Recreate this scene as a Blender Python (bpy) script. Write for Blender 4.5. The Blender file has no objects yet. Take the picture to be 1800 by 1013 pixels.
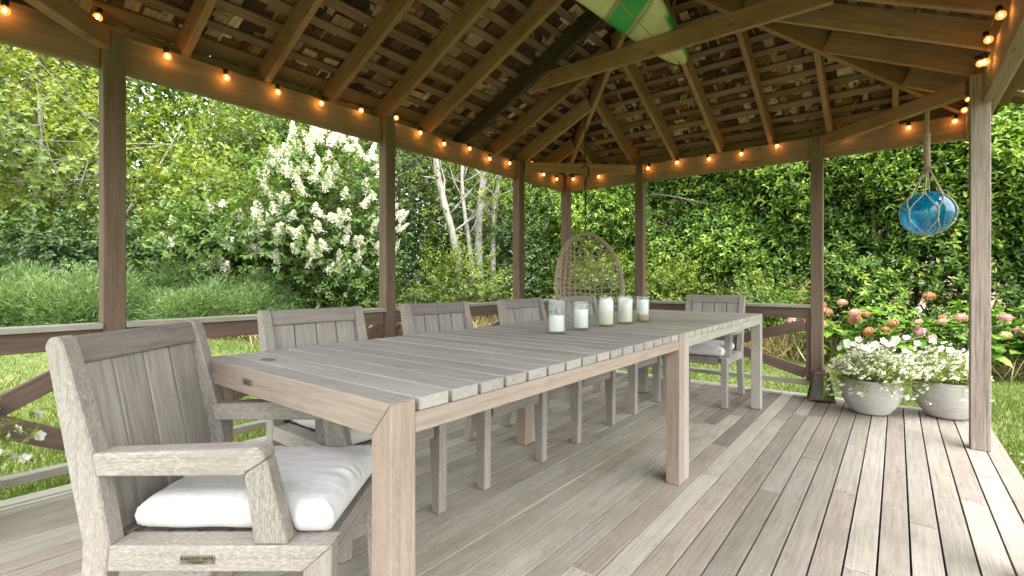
import bpy, bmesh, math, random
import numpy as np
from mathutils import Matrix, Vector

# ------------------------------------------------------------------ camera, sky, sun, exposure
scene = bpy.context.scene
COL = scene.collection
random.seed(7)
RNG = np.random.default_rng(11)
PI = math.pi
R = math.radians

cam_data = bpy.data.cameras.new("camera")
cam = bpy.data.objects.new("camera", cam_data)
COL.objects.link(cam)
scene.camera = cam
cam.location = (0.0, 0.0, 1.0)
cam.rotation_euler = (R(90), 0, math.atan(677 / 855.0))
cam_data.sensor_width = 36.0
cam_data.lens = 36.0 * 855.0 / 1800.0
cam_data.shift_y = -12.5 / 1800.0
cam_data.clip_start = 0.02
cam_data.clip_end = 1000.0

SUN_EL, SUN_AZ = 70.0, 115.0            # azimuth measured from +Y towards +X
world = bpy.data.worlds.new("World")
scene.world = world
world.use_nodes = True
wn, wl = world.node_tree.nodes, world.node_tree.links
wn.clear()
w_out = wn.new("ShaderNodeOutputWorld")
w_bg = wn.new("ShaderNodeBackground")
w_sky = wn.new("ShaderNodeTexSky")
w_sky.sky_type = 'NISHITA'
w_sky.sun_disc = False
w_sky.sun_elevation = R(SUN_EL)
w_sky.sun_rotation = R(SUN_AZ)
w_sky.dust_density = 4.0
w_sky.air_density = 1.0
w_hsv = wn.new("ShaderNodeHueSaturation")     # thin bright cloud: the blue is washed out
w_hsv.inputs["Saturation"].default_value = 0.07
w_bg.inputs["Strength"].default_value = 0.15
wl.new(w_sky.outputs[0], w_hsv.inputs["Color"])
wl.new(w_hsv.outputs[0], w_bg.inputs["Color"])
wl.new(w_bg.outputs[0], w_out.inputs[0])

sun_data = bpy.data.lights.new("sun", 'SUN')
sun_data.energy = .5
sun_data.angle = R(38)
sun_data.color = (1.0, 0.95, 0.86)
sun = bpy.data.objects.new("sun", sun_data)
COL.objects.link(sun)
sd = Vector((math.sin(R(SUN_AZ)) * math.cos(R(SUN_EL)), math.cos(R(SUN_AZ)) * math.cos(R(SUN_EL)), math.sin(R(SUN_EL))))
sun.rotation_euler = sd.to_track_quat('Z', 'Y').to_euler()
sun.location = sd * 30

scene.view_settings.view_transform = 'Standard'
scene.view_settings.look = 'None'
scene.view_settings.gamma = 1.0
scene.view_settings.use_curve_mapping = False
scene.view_settings.exposure = 2.70
scene.cycles.max_bounces = 10
scene.cycles.diffuse_bounces = 5
scene.cycles.transmission_bounces = 8
scene.cycles.transparent_max_bounces = 12
scene.cycles.sample_clamp_indirect = 6.0
scene.cycles.caustics_refractive = False
scene.cycles.caustics_reflective = False
scene.cycles.use_denoising = True

# ------------------------------------------------------------------ helpers
WORLD = {}                                   # world matrix of every object that can be a parent

def tag(o, label=None, cat=None, group=None, kind=None):
    if label: o["label"] = label
    if cat: o["category"] = cat
    if group: o["group"] = group
    if kind: o["kind"] = kind
    return o

def link(name, data, parent=None, M=None):
    o = bpy.data.objects.new(name, data)
    COL.objects.link(o)
    M = M or Matrix.Identity(4)
    if parent is not None:
        o.parent = parent
        o.matrix_basis = WORLD[parent.name].inverted() @ M
    else:
        o.matrix_basis = M
    WORLD[o.name] = M.copy()
    return o

def empty(name, loc=(0, 0, 0), rz=0.0):
    o = link(name, None, None, Matrix.Translation(loc) @ Matrix.Rotation(rz, 4, 'Z'))
    o.empty_display_size = 0.1
    return o

def copy_tree(o, parent=None):
    c = o.copy()
    COL.objects.link(c)
    c.parent = parent
    for ch in o.children:
        copy_tree(ch, c)
    return c

class MB:
    """collects vertices and faces of one mesh"""
    def __init__(s):
        s.v, s.f, s.val = [], [], []
    def add(s, vs, fs, val=0.5):
        n = len(s.v)
        s.v += [tuple(p) for p in vs]
        s.f += [tuple(i + n for i in f) for f in fs]
        s.val += [val] * len(vs)
    def box(s, c, d, val=0.5):
        x, y, z = c; a, b, h = d[0] / 2, d[1] / 2, d[2] / 2
        s.add([(x - a, y - b, z - h), (x + a, y - b, z - h), (x + a, y + b, z - h), (x - a, y + b, z - h),
               (x - a, y - b, z + h), (x + a, y - b, z + h), (x + a, y + b, z + h), (x - a, y + b, z + h)],
              [(0, 3, 2, 1), (4, 5, 6, 7), (0, 1, 5, 4), (1, 2, 6, 5), (2, 3, 7, 6), (3, 0, 4, 7)], val)
    def prism(s, poly, axis, a, b, val=0.5):
        """polygon extruded along an axis: axis 'x' takes (y,z) points, 'y' takes (x,z), 'z' takes (x,y)"""
        def P(p, t):
            return {'x': (t, p[0], p[1]), 'y': (p[0], t, p[1]), 'z': (p[0], p[1], t)}[axis]
        n = len(poly)
        vs = [P(p, a) for p in poly] + [P(p, b) for p in poly]
        fs = [tuple(range(n))[::-1], tuple(range(n, 2 * n))]
        fs += [(i, (i + 1) % n, n + (i + 1) % n, n + i) for i in range(n)]
        s.add(vs, fs, val)
    def tube(s, pts, r, k=6, val=0.5, closed=False, cap=True):
        pts = [Vector(p) for p in pts]
        n = len(pts)
        rad = r if hasattr(r, '__len__') else [r] * n
        up = None
        vs, fs = [], []
        for i, p in enumerate(pts):
            if closed:
                t = pts[(i + 1) % n] - pts[i - 1]
            else:
                t = pts[min(i + 1, n - 1)] - pts[max(i - 1, 0)]
            t = t.normalized() if t.length > 1e-9 else Vector((0, 0, 1))
            if up is None:
                up = t.orthogonal().normalized()
            up = (up - t * up.dot(t))
            up = up.normalized() if up.length > 1e-6 else t.orthogonal().normalized()
            w = t.cross(up)
            for j in range(k):
                a = 2 * PI * j / k
                vs.append(p + (up * math.cos(a) + w * math.sin(a)) * rad[i])
        m = n if closed else n - 1
        for i in range(m):
            q = (i + 1) % n
            for j in range(k):
                j2 = (j + 1) % k
                fs.append((i * k + j, i * k + j2, q * k + j2, q * k + j))
        if cap and not closed:
            fs.append(tuple(range(k))[::-1])
            fs.append(tuple((n - 1) * k + j for j in range(k)))
        s.add(vs, fs, val)
    def lathe(s, prof, c=(0, 0, 0), k=32, val=0.5, wob=None):
        vs, fs = [], []
        n = len(prof)
        for i, (r, z) in enumerate(prof):
            for j in range(k):
                a = 2 * PI * j / k
                rr = r * (1 + (wob(a, z) if wob else 0))
                vs.append((c[0] + rr * math.cos(a), c[1] + rr * math.sin(a), c[2] + z))
        for i in range(n - 1):
            for j in range(k):
                j2 = (j + 1) % k
                fs.append((i * k + j, i * k + j2, (i + 1) * k + j2, (i + 1) * k + j))
        s.add(vs, fs, val)
    def mesh(s, name, mat, smooth=False, bevel=0.0, seg=1, attr=False, recalc=True):
        me = bpy.data.meshes.new(name)
        me.from_pydata(s.v, [], s.f)
        if attr:
            a = me.attributes.new("var", 'FLOAT', 'POINT')
            a.data.foreach_set("value", np.array(s.val, dtype=np.float32))
        if bevel or recalc:
            bm = bmesh.new(); bm.from_mesh(me)
            if recalc: bmesh.ops.recalc_face_normals(bm, faces=bm.faces)
            if bevel:
                es = [e for e in bm.edges if len(e.link_faces) == 2 and e.calc_face_angle(0) > 0.35]
                bmesh.ops.bevel(bm, geom=es, offset=bevel, segments=seg, affect='EDGES', profile=0.5, clamp_overlap=True)
            bm.to_mesh(me); bm.free()
        if smooth:
            me.polygons.foreach_set("use_smooth", [True] * len(me.polygons))
        if mat: me.materials.append(mat)
        return me
    def obj(s, name, mat, parent=None, M=None, **k):
        return link(name, s.mesh(name, mat, **k), parent, M)

BOXES = {}
def bar(name, p0, p1, w, h, mat, parent=None, up=(0, 0, 1), bevel=0.003, roll=0.0):
    """squared timber from p0 to p1 (local X along it), w across, h along 'up'; equal timbers share a mesh"""
    p0, p1 = Vector(p0), Vector(p1)
    x = (p1 - p0); L = x.length; x.normalize()
    z = Vector(up); z = (z - x * z.dot(x)).normalized()
    y = z.cross(x)
    M = Matrix(((x.x, y.x, z.x, 0), (x.y, y.y, z.y, 0), (x.z, y.z, z.z, 0), (0, 0, 0, 1)))
    if roll: M = M @ Matrix.Rotation(roll, 4, 'X')
    M = Matrix.Translation((p0 + p1) / 2) @ M
    key = (round(L, 3), round(w, 4), round(h, 4), mat.name, bevel)
    if key not in BOXES:
        b = MB(); b.box((0, 0, 0), (L, w, h))
        BOXES[key] = b.mesh(name, mat, bevel=bevel, recalc=False)
    return link(name, BOXES[key], parent, M)

# ---- vectorised leaves
def nrm(a):
    return a / np.maximum(np.linalg.norm(a, axis=1, keepdims=True), 1e-9)

def leaf_mesh(name, P, D, N, L, W, var, mat, simple=False, fold=0.18):
    P = np.asarray(P, dtype=np.float64); n = len(P)
    D = nrm(D); S = nrm(np.cross(D, N)); U = np.cross(S, D)
    L = np.broadcast_to(np.asarray(L, dtype=float), (n,))[:, None]
    W = np.broadcast_to(np.asarray(W, dtype=float), (n,))[:, None]
    if simple:
        k = 4
        V = np.stack([P, P + D * L * .5 + S * W * .5 + U * W * fold, P + D * L - U * L * .06, P + D * L * .5 - S * W * .5 + U * W * fold], 1)
        fidx = np.array([[0, 1, 2], [0, 2, 3]])
    else:
        k = 6
        V = np.stack([P, P + D * L * .30 + S * W * .46 + U * W * fold, P + D * L * .68 + S * W * .40 + U * W * fold * .7,
                      P + D * L - U * L * .12, P + D * L * .68 - S * W * .40 + U * W * fold * .7, P + D * L * .30 - S * W * .46 + U * W * fold], 1)
        fidx = np.array([[0, 1, 2, 3], [0, 3, 4, 5]])
    V = V.reshape(-1, 3)
    fv = fidx.shape[1]
    F = (np.arange(n)[:, None, None] * k + fidx[None]).reshape(-1)
    me = bpy.data.meshes.new(name)
    me.vertices.add(len(V)); me.vertices.foreach_set("co", V.astype(np.float32).ravel())
    me.loops.add(len(F)); me.loops.foreach_set("vertex_index", F.astype(np.int32))
    nf = len(F) // fv
    me.polygons.add(nf); me.polygons.foreach_set("loop_start", (np.arange(nf) * fv).astype(np.int32))
    a = me.attributes.new("var", 'FLOAT', 'POINT')
    a.data.foreach_set("value", np.repeat(np.asarray(var, dtype=np.float32), k))
    me.update(calc_edges=True)
    me.materials.append(mat)
    return me

def rand_dirs(n, rng=RNG):
    return nrm(rng.normal(size=(n, 3)))

def sprigs(O, A, length, per, L, W, var, rng=RNG, spread=0.85, tipvar=0.25):
    """leaves set in whorls along twigs: origins O, axes A -> arrays for leaf_mesh"""
    n = len(O); A = nrm(A)
    B = nrm(np.cross(A, rand_dirs(n, rng))); C = np.cross(A, B)
    length = np.broadcast_to(np.asarray(length, float), (n,))
    Ps, Ds, Ns, Ls, Ws, Vs = [], [], [], [], [], []
    ph = rng.uniform(0, 6.28, n)
    for j in range(per):
        t = (j + .5) / per
        a = ph + j * 2.4 + rng.normal(0, .3, n)
        q = np.cos(a)[:, None] * B + np.sin(a)[:, None] * C
        Ps.append(O + A * (length * t)[:, None])
        D = A * (.25 + .75 * t) + q * spread + rng.normal(0, .15, (n, 3)); D[:, 2] -= .12
        Ds.append(D)
        Ns.append(A + np.array([0, 0, .7]) + rng.normal(0, .25, (n, 3)))
        sc = rng.uniform(.7, 1.15, n) * (1.05 - .35 * t)
        Ls.append(L * sc); Ws.append(W * sc)
        Vs.append(np.clip(var + (t - .5) * tipvar + rng.normal(0, .10, n), 0, 1))
    c = np.concatenate
    return c(Ps), c(Ds), c(Ns), c(Ls), c(Ws), c(Vs)

# ------------------------------------------------------------------ materials
MATS = {}
def newmat(name):
    m = bpy.data.materials.new(name)
    m.use_nodes = True
    nt = m.node_tree; nt.nodes.clear()
    out = nt.nodes.new("ShaderNodeOutputMaterial")
    return m, nt, out

class NT:
    def __init__(s, nt): s.t = nt
    def n(s, typ, **kw):
        nd = s.t.nodes.new("ShaderNode" + typ)
        for k, v in kw.items():
            if k in nd.inputs.keys(): nd.inputs[k].default_value = v
            else: setattr(nd, k, v)
        return nd
    def l(s, a, b): s.t.links.new(a, b)
    def ramp(s, fac, stops):
        r = s.n("ValToRGB")
        e = r.color_ramp.elements
        while len(e) < len(stops): e.new(0.5)
        for el, (p, c) in zip(e, stops):
            el.position = p
            el.color = (c[0], c[1], c[2], 1) if hasattr(c, '__len__') else (c, c, c, 1)
        if fac is not None: s.l(fac, r.inputs[0])
        return r.outputs[0]
    def mix(s, fac, a, b, mode='MIX'):
        m = s.n("Mix", data_type='RGBA', blend_type=mode)
        for sock, v in ((m.inputs[0], fac), (m.inputs[6], a), (m.inputs[7], b)):
            if hasattr(v, 'is_output') or isinstance(v, bpy.types.NodeSocket): s.l(v, sock)
            elif sock == m.inputs[0]: sock.default_value = v
            else: sock.default_value = (v[0], v[1], v[2], 1) if hasattr(v, '__len__') else (v, v, v, 1)
        return m.outputs[2]
    def math(s, op, a, b=0.0, clamp=False):
        m = s.n("Math", operation=op); m.use_clamp = clamp
        for i, v in enumerate((a, b)):
            if isinstance(v, bpy.types.NodeSocket): s.l(v, m.inputs[i])
            else: m.inputs[i].default_value = v
        return m.outputs[0]

def wood(name, tones, axis='X', streak=26.0, mottle=0.0, mottle_col=(.5, .5, .44), knots=0.0, rough=.78, bump=.35, contrast=(.62, 1.25), tonef=None, blotch=.35, blotch_col=(.62, .66, .55), cracks=.20):
    """weathered timber: tone picked per piece, grain streaks along one axis, blotches, lichen mottling, knots"""
    m, nt, out = newmat(name); g = NT(nt)
    tc = g.n("TexCoord"); oi = g.n("ObjectInfo")
    off = g.n("VectorMath", operation='SCALE'); off.inputs[0].default_value = (17.3, 29.1, 41.7)
    g.l(oi.outputs["Random"], off.inputs["Scale"])
    add = g.n("VectorMath", operation='ADD'); g.l(tc.outputs["Object"], add.inputs[0]); g.l(off.outputs[0], add.inputs[1])
    mp = g.n("Mapping"); g.l(add.outputs[0], mp.inputs[0])
    sc = [streak, streak, streak]; sc['XYZ'.index(axis)] = streak * .055
    mp.inputs["Scale"].default_value = sc
    grain = g.n("Texture" if False else "TexNoise", Scale=2.2, Detail=7.0, Roughness=.62, Distortion=.25); g.l(mp.outputs[0], grain.inputs["Vector"])
    fine = g.n("TexNoise", Scale=9.0, Detail=3.0, Roughness=.6); g.l(mp.outputs[0], fine.inputs["Vector"])
    bl = g.n("TexNoise", Scale=3.1, Detail=5.0, Roughness=.6); g.l(add.outputs[0], bl.inputs["Vector"])
    base = g.ramp(oi.outputs["Random"], tones)
    gv = g.math('MULTIPLY', g.math('ADD', g.math('MULTIPLY', grain.outputs[0], .65), g.math('MULTIPLY', fine.outputs[0], .35)), 1.0)
    gcol = g.ramp(gv, [(.30, contrast[0]), (.52, 1.0), (.72, contrast[1])])
    col = g.mix(1.0, base, gcol, 'MULTIPLY')
    bfac = g.ramp(bl.outputs[0], [(.42, 0.0), (.66, blotch)])
    col = g.mix(bfac, col, g.mix(1.0, col, blotch_col, 'MULTIPLY'))
    if cracks:                                    # drying checks: hair lines along the grain
        mpc = g.n("Mapping"); g.l(add.outputs[0], mpc.inputs[0])
        sC = [streak * 3.2] * 3; sC['XYZ'.index(axis)] = streak * .05
        mpc.inputs["Scale"].default_value = sC
        ck = g.n("TexNoise", Scale=1.5, Detail=3.0, Roughness=.55); g.l(mpc.outputs[0], ck.inputs["Vector"])
        col = g.mix(g.ramp(ck.outputs[0], [(.56, 0.0), (.66, cracks)]), col, g.mix(1.0, col, (.42, .38, .35), 'MULTIPLY'))
        col = g.mix(g.ramp(ck.outputs[0], [(.34, cracks * .6), (.43, 0.0)]), col, g.mix(1.0, col, (1.3, 1.3, 1.28), 'MULTIPLY'))
    if mottle:
        mp2 = g.n("Mapping"); g.l(add.outputs[0], mp2.inputs[0])
        s2 = [260, 260, 260]; s2['XYZ'.index(axis)] = 75
        mp2.inputs["Scale"].default_value = s2
        mo = g.n("TexNoise", Scale=1.0, Detail=4.0, Roughness=.65); g.l(mp2.outputs[0], mo.inputs["Vector"])
        mask = g.n("TexNoise", Scale=5.0, Detail=3.0, Roughness=.6); g.l(add.outputs[0], mask.inputs["Vector"])
        f = g.math('MULTIPLY', g.ramp(mo.outputs[0], [(.44, 0.0), (.62, 1.0)]), g.ramp(mask.outputs[0], [(.30, .25), (.62, 1.0)]))
        col = g.mix(g.math('MULTIPLY', f, mottle), col, mottle_col)
    if knots:
        mp3 = g.n("Mapping"); g.l(add.outputs[0], mp3.inputs[0])
        s3 = [11, 11, 11]; s3['XYZ'.index(axis)] = 3.2
        mp3.inputs["Scale"].default_value = s3
        vo = g.n("TexVoronoi", Scale=1.0); g.l(mp3.outputs[0], vo.inputs["Vector"])
        kf = g.ramp(vo.outputs["Distance"], [(.04, knots), (.13, 0.0)])
        col = g.mix(kf, col, g.mix(1.0, col, (.35, .25, .2), 'MULTIPLY'))
    bs = g.n("BsdfPrincipled", Roughness=rough); bs.inputs["Specular IOR Level"].default_value = .28
    g.l(col, bs.inputs["Base Color"])
    bp = g.n("Bump", Strength=bump, Distance=.004); g.l(gv, bp.inputs["Height"]); g.l(bp.outputs[0], bs.inputs["Normal"])
    g.l(bs.outputs[0], out.inputs[0])
    return m

def plain(name, col, rough=.6, metal=0.0, spec=.4, noise=.15, scale=40.0, bump=0.0, sheen=0.0):
    m, nt, out = newmat(name); g = NT(nt)
    tc = g.n("TexCoord"); nz = g.n("TexNoise", Scale=scale, Detail=5.0, Roughness=.6); g.l(tc.outputs["Object"], nz.inputs["Vector"])
    f = g.ramp(nz.outputs[0], [(.3, 1 - noise), (.7, 1 + noise)])
    bs = g.n("BsdfPrincipled", Roughness=rough, Metallic=metal); bs.inputs["Specular IOR Level"].default_value = spec
    g.l(g.mix(1.0, col, f, 'MULTIPLY'), bs.inputs["Base Color"])
    if sheen: bs.inputs["Sheen Weight"].default_value = sheen
    if bump:
        bp = g.n("Bump", Strength=bump, Distance=.004); g.l(nz.outputs[0], bp.inputs["Height"]); g.l(bp.outputs[0], bs.inputs["Normal"])
    g.l(bs.outputs[0], out.inputs[0])
    return m

def leafmat(name, stops, rough=.45, trans=.3, spec=.35, tcol=1.15, use_obj=False):
    m, nt, out = newmat(name); g = NT(nt)
    if use_obj:
        src = g.n("ObjectInfo").outputs["Random"]
    else:
        src = g.n("Attribute", attribute_name="var").outputs["Fac"]
    col = g.ramp(src, stops)
    bs = g.n("BsdfPrincipled", Roughness=rough); bs.inputs["Specular IOR Level"].default_value = spec
    g.l(col, bs.inputs["Base Color"])
    tr = g.n("BsdfTranslucent"); g.l(g.mix(1.0, col, (tcol * 1.1, tcol * 1.15, tcol * .5), 'MULTIPLY'), tr.inputs["Color"])
    ms = g.n("MixShader"); ms.inputs[0].default_value = trans
    g.l(bs.outputs[0], ms.inputs[1]); g.l(tr.outputs[0], ms.inputs[2]); g.l(ms.outputs[0], out.inputs[0])
    return m

def glass(name, col=(1, 1, 1), rough=0.0, ior=1.45):
    m, nt, out = newmat(name); g = NT(nt)
    bs = g.n("BsdfPrincipled", Roughness=rough, IOR=ior)
    bs.inputs["Base Color"].default_value = (*col, 1)
    bs.inputs["Transmission Weight"].default_value = 1.0
    g.l(bs.outputs[0], out.inputs[0])
    return m

def thin_glass(name, tint=(.96, .985, .975), refl=.055):
    """clear thin-walled glass: lets light straight through, mirrors by its Fresnel share"""
    m, nt, out = newmat(name); g = NT(nt)
    t = g.n("BsdfTransparent"); t.inputs[0].default_value = (*tint, 1)
    gl = g.n("BsdfGlossy", Roughness=.02)
    lw = g.n("LayerWeight", Blend=.5)             # Schlick's reflectance, the same from both sides of the wall
    fr = g.math('ADD', refl, g.math('MULTIPLY', g.math('POWER', lw.outputs["Facing"], 4.0), refl * 12))
    ms = g.n("MixShader"); g.l(fr, ms.inputs[0]); g.l(t.outputs[0], ms.inputs[1]); g.l(gl.outputs[0], ms.inputs[2])
    g.l(ms.outputs[0], out.inputs[0]); return m

def glow(name, col, strength):
    m, nt, out = newmat(name); g = NT(nt)
    e = g.n("Emission", Strength=strength); e.inputs[0].default_value = (*col, 1)
    g.l(e.outputs[0], out.inputs[0]); return m

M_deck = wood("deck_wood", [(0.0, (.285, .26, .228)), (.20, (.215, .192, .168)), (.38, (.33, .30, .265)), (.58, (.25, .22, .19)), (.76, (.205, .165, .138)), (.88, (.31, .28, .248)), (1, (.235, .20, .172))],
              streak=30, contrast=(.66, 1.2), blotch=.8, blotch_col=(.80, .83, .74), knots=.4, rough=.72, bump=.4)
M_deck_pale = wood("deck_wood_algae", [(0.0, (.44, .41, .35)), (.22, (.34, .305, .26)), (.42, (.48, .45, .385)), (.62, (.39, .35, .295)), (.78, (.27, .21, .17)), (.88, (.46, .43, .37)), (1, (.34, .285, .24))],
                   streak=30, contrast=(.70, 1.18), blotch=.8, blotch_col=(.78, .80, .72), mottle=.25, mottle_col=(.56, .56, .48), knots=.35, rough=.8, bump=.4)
M_border = wood("deck_border_wood", [(0, (.46, .45, .38)), (1, (.40, .38, .32))], streak=26, blotch=.5, bump=.3)
M_tabletop = wood("table_top_wood", [(0, (.32, .305, .29)), (.3, (.39, .37, .35)), (.6, (.335, .31, .295)), (1, (.42, .395, .37))], streak=34, contrast=(.72, 1.18), blotch=.5, blotch_col=(.82, .84, .80), bump=.3)
M_tabletop2 = wood("table_top_wood_bleached", [(0, (.38, .37, .32)), (.5, (.42, .405, .35)), (1, (.35, .33, .29))], streak=34, contrast=(.74, 1.18), blotch=.4, mottle=.25, mottle_col=(.52, .52, .46), bump=.3)
M_tableside = wood("table_frame_wood", [(0, (.345, .28, .24)), (1, (.37, .305, .26))], streak=30, contrast=(.72, 1.2), blotch=.6, blotch_col=(.85, .88, .82), bump=.22, knots=.25)
M_tableleg = wood("table_leg_wood", [(0, (.345, .265, .22)), (1, (.38, .30, .25))], axis='Z', streak=30, contrast=(.72, 1.2), blotch=.6, blotch_col=(.80, .82, .78), bump=.3, mottle=.2, mottle_col=(.6, .54, .48))
M_tableleg2 = wood("table_leg_wood_bleached", [(0, (.37, .335, .30)), (1, (.40, .365, .32))], axis='Z', streak=30, contrast=(.80, 1.14), mottle=.5, mottle_col=(.58, .57, .52), bump=.22)
M_chair_x = wood("chair_wood_across", [(0, (.24, .215, .195)), (1, (.31, .28, .255))], axis='X', streak=30, mottle=.22, mottle_col=(.44, .42, .385), contrast=(.6, 1.25), bump=.4)
M_chair_y = wood("chair_wood_along", [(0, (.33, .295, .265)), (1, (.37, .335, .305))], axis='Y', streak=30, mottle=.6, mottle_col=(.55, .53, .49), contrast=(.72, 1.2), bump=.4)
M_chair_z = wood("chair_wood_upright", [(0, (.28, .25, .225)), (1, (.35, .315, .285))], axis='Z', streak=30, mottle=.6, mottle_col=(.50, .48, .44), contrast=(.70, 1.2), bump=.4)
M_chair_slat = wood("chair_slat_wood", [(0, (.34, .315, .285)), (1, (.40, .37, .34))], axis='Z', streak=36, mottle=.18, mottle_col=(.45, .44, .39), contrast=(.6, 1.25), bump=.45, blotch=.5, blotch_col=(.75, .75, .68))
M_post = wood("post_wood", cracks=.4, tones=[(0, (.165, .115, .080)), (1, (.21, .152, .110))], streak=22, contrast=(.70, 1.25), knots=.8, blotch=.45, blotch_col=(.8, .78, .78), bump=.35)
M_post_near = wood("post_wood_silvered", cracks=.55, tones=[(0, (.27, .225, .19)), (1, (.30, .25, .215))], streak=26, contrast=(.5, 1.4), knots=.85, blotch=.4, blotch_col=(.78, .76, .76), bump=.5)
M_rail = wood("rail_wood", cracks=.4, tones=[(0, (.165, .11, .088)), (1, (.22, .155, .125))], streak=24, contrast=(.66, 1.3), bump=.4)
M_cap = wood("rail_cap_wood", [(0, (.40, .38, .32)), (1, (.36, .34, .29))], streak=26, contrast=(.7, 1.2), bump=.4)
M_beam = wood("beam_wood", [(0, (.27, .185, .135)), (1, (.31, .215, .16))], streak=20, contrast=(.70, 1.25), knots=.8, bump=.35)
M_rafter = wood("rafter_wood", [(0, (.27, .155, .085)), (.5, (.33, .195, .112)), (1, (.38, .24, .145))], streak=20, contrast=(.68, 1.25), knots=.8, bump=.35, blotch=.5, blotch_col=(.62, .56, .48))
M_batten = wood("batten_wood", [(0, (.17, .105, .068)), (1, (.26, .17, .115))], streak=26, contrast=(.6, 1.3), knots=.6, bump=.5)

M_rafter_dark = wood("rafter_wood_stained", [(0, (.055, .042, .028)), (1, (.07, .052, .034))], streak=20, contrast=(.5, 1.8), knots=.5, bump=.35, blotch=.7, blotch_col=(.4, .36, .32))
def shingle_mat(name, use_obj):
    m, nt, out = newmat(name); g = NT(nt)
    src = g.n("ObjectInfo").outputs["Random"] if use_obj else g.n("Attribute", attribute_name="var").outputs["Fac"]
    col = g.ramp(src, [(0, (.012, .006, .004)), (.20, (.13, .045, .016)), (.36, (.03, .014, .008)), (.52, (.20, .085, .032)), (.62, (.10, .05, .024)), (.70, (.46, .33, .20)), (.84, (.26, .14, .07)), (1, (.62, .49, .33))])
    tc = g.n("TexCoord"); mp = g.n("Mapping"); mp.inputs["Scale"].default_value = (60, 6, 60); g.l(tc.outputs["Object"], mp.inputs[0])
    nz = g.n("TexNoise", Scale=1.0, Detail=6.0, Roughness=.65); g.l(mp.outputs[0], nz.inputs["Vector"])
    bs = g.n("BsdfPrincipled", Roughness=.9)
    g.l(g.mix(1.0, col, g.ramp(nz.outputs[0], [(.3, .45), (.7, 1.35)]), 'MULTIPLY'), bs.inputs["Base Color"])
    bp = g.n("Bump", Strength=.4, Distance=.003); g.l(nz.outputs[0], bp.inputs["Height"]); g.l(bp.outputs[0], bs.inputs["Normal"])
    g.l(bs.outputs[0], out.inputs[0]); return m
M_shingle = shingle_mat("shingle_wood", True)
M_shingle_v = shingle_mat("shingle_wood_mixed", False)

# ------------------------------------------------------------------ ground
def ground_z(x, y):
    s = np.maximum(0.0, -np.asarray(x, float) - 4.2)
    return -.20 + np.minimum(.095 * s, .9) + .02 * np.sin(np.asarray(x) * 1.3) * np.cos(np.asarray(y) * 1.1)

def build_lawn():
    ax = np.concatenate([-np.geomspace(400, 14, 16), np.linspace(-13, 13, 79), np.geomspace(14, 400, 16)])
    X, Y = np.meshgrid(ax, ax + 3.0)
    Z = ground_z(X, Y)
    n = len(ax)
    b = MB(); b.v = [(float(x), float(y), float(z)) for x, y, z in zip(X.ravel(), Y.ravel(), Z.ravel())]
    b.val = [0] * len(b.v)
    b.f = [(j * n + i, j * n + i + 1, (j + 1) * n + i + 1, (j + 1) * n + i) for j in range(n - 1) for i in range(n - 1)]
    m, nt, out = newmat("lawn_soil"); g = NT(nt)
    tc = g.n("TexCoord"); nz = g.n("TexNoise", Scale=.9, Detail=8.0, Roughness=.65); g.l(tc.outputs["Object"], nz.inputs["Vector"])
    n2 = g.n("TexNoise", Scale=30.0, Detail=5.0, Roughness=.7); g.l(tc.outputs["Object"], n2.inputs["Vector"])
    c = g.ramp(nz.outputs[0], [(.35, (.075, .115, .025)), (.55, (.13, .165, .04)), (.70, (.22, .20, .075))])
    bs = g.n("BsdfPrincipled", Roughness=.95)
    g.l(g.mix(1.0, c, g.ramp(n2.outputs[0], [(.3, .5), (.7, 1.3)]), 'MULTIPLY'), bs.inputs["Base Color"])
    bp = g.n("Bump", Strength=.8, Distance=.03); g.l(n2.outputs[0], bp.inputs["Height"]); g.l(bp.outputs[0], bs.inputs["Normal"])
    g.l(bs.outputs[0], out.inputs[0])
    o = b.obj("lawn_ground", m, smooth=True, recalc=False)
    tag(o, "uneven green garden ground sloping up behind the pavilion", None, kind="structure")
build_lawn()

M_grass = leafmat("grass_blades", [(0, (.075, .13, .02)), (.45, (.14, .20, .035)), (.75, (.22, .25, .06)), (1, (.36, .31, .13))], rough=.6, trans=.35)
def build_grass():
    rng = np.random.default_rng(3)
    P = []
    for (x0, x1, y0, y1, dens) in ((-6.2, -3.25, -.9, 4.9, 2600), (-10.5, -6.2, -1.5, 6.5, 1100), (-7.5, 3.2, 5.1, 10.2, 1500), (.56, 3.2, 2.2, 5.1, 3000)):
        n = int((x1 - x0) * (y1 - y0) * dens)
        P.append(np.stack([rng.uniform(x0, x1, n), rng.uniform(y0, y1, n)], 1))
    P = np.concatenate(P); n = len(P)
    z = ground_z(P[:, 0], P[:, 1])
    patch = .5 + .5 * np.sin(P[:, 0] * 1.7 + 1.3 * np.sin(P[:, 1] * 1.1)) * np.cos(P[:, 1] * 1.9 + np.sin(P[:, 0] * 2.3))
    D = np.stack([rng.normal(0, .45, n), rng.normal(0, .45, n), np.ones(n)], 1)
    N = rand_dirs(n, rng)
    L = rng.uniform(.03, .075, n) * (.7 + .6 * patch)
    var = np.clip(.25 + .35 * (1 - patch) + rng.normal(0, .16, n), 0, 1)
    me = leaf_mesh("grass", np.column_stack([P, z - .004]), D, N, L, rng.uniform(.005, .011, n), var, M_grass, simple=True)
    tag(link("grass", me), "mown yellow green lawn grass around the deck", "grass", kind="stuff")
build_grass()

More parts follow.
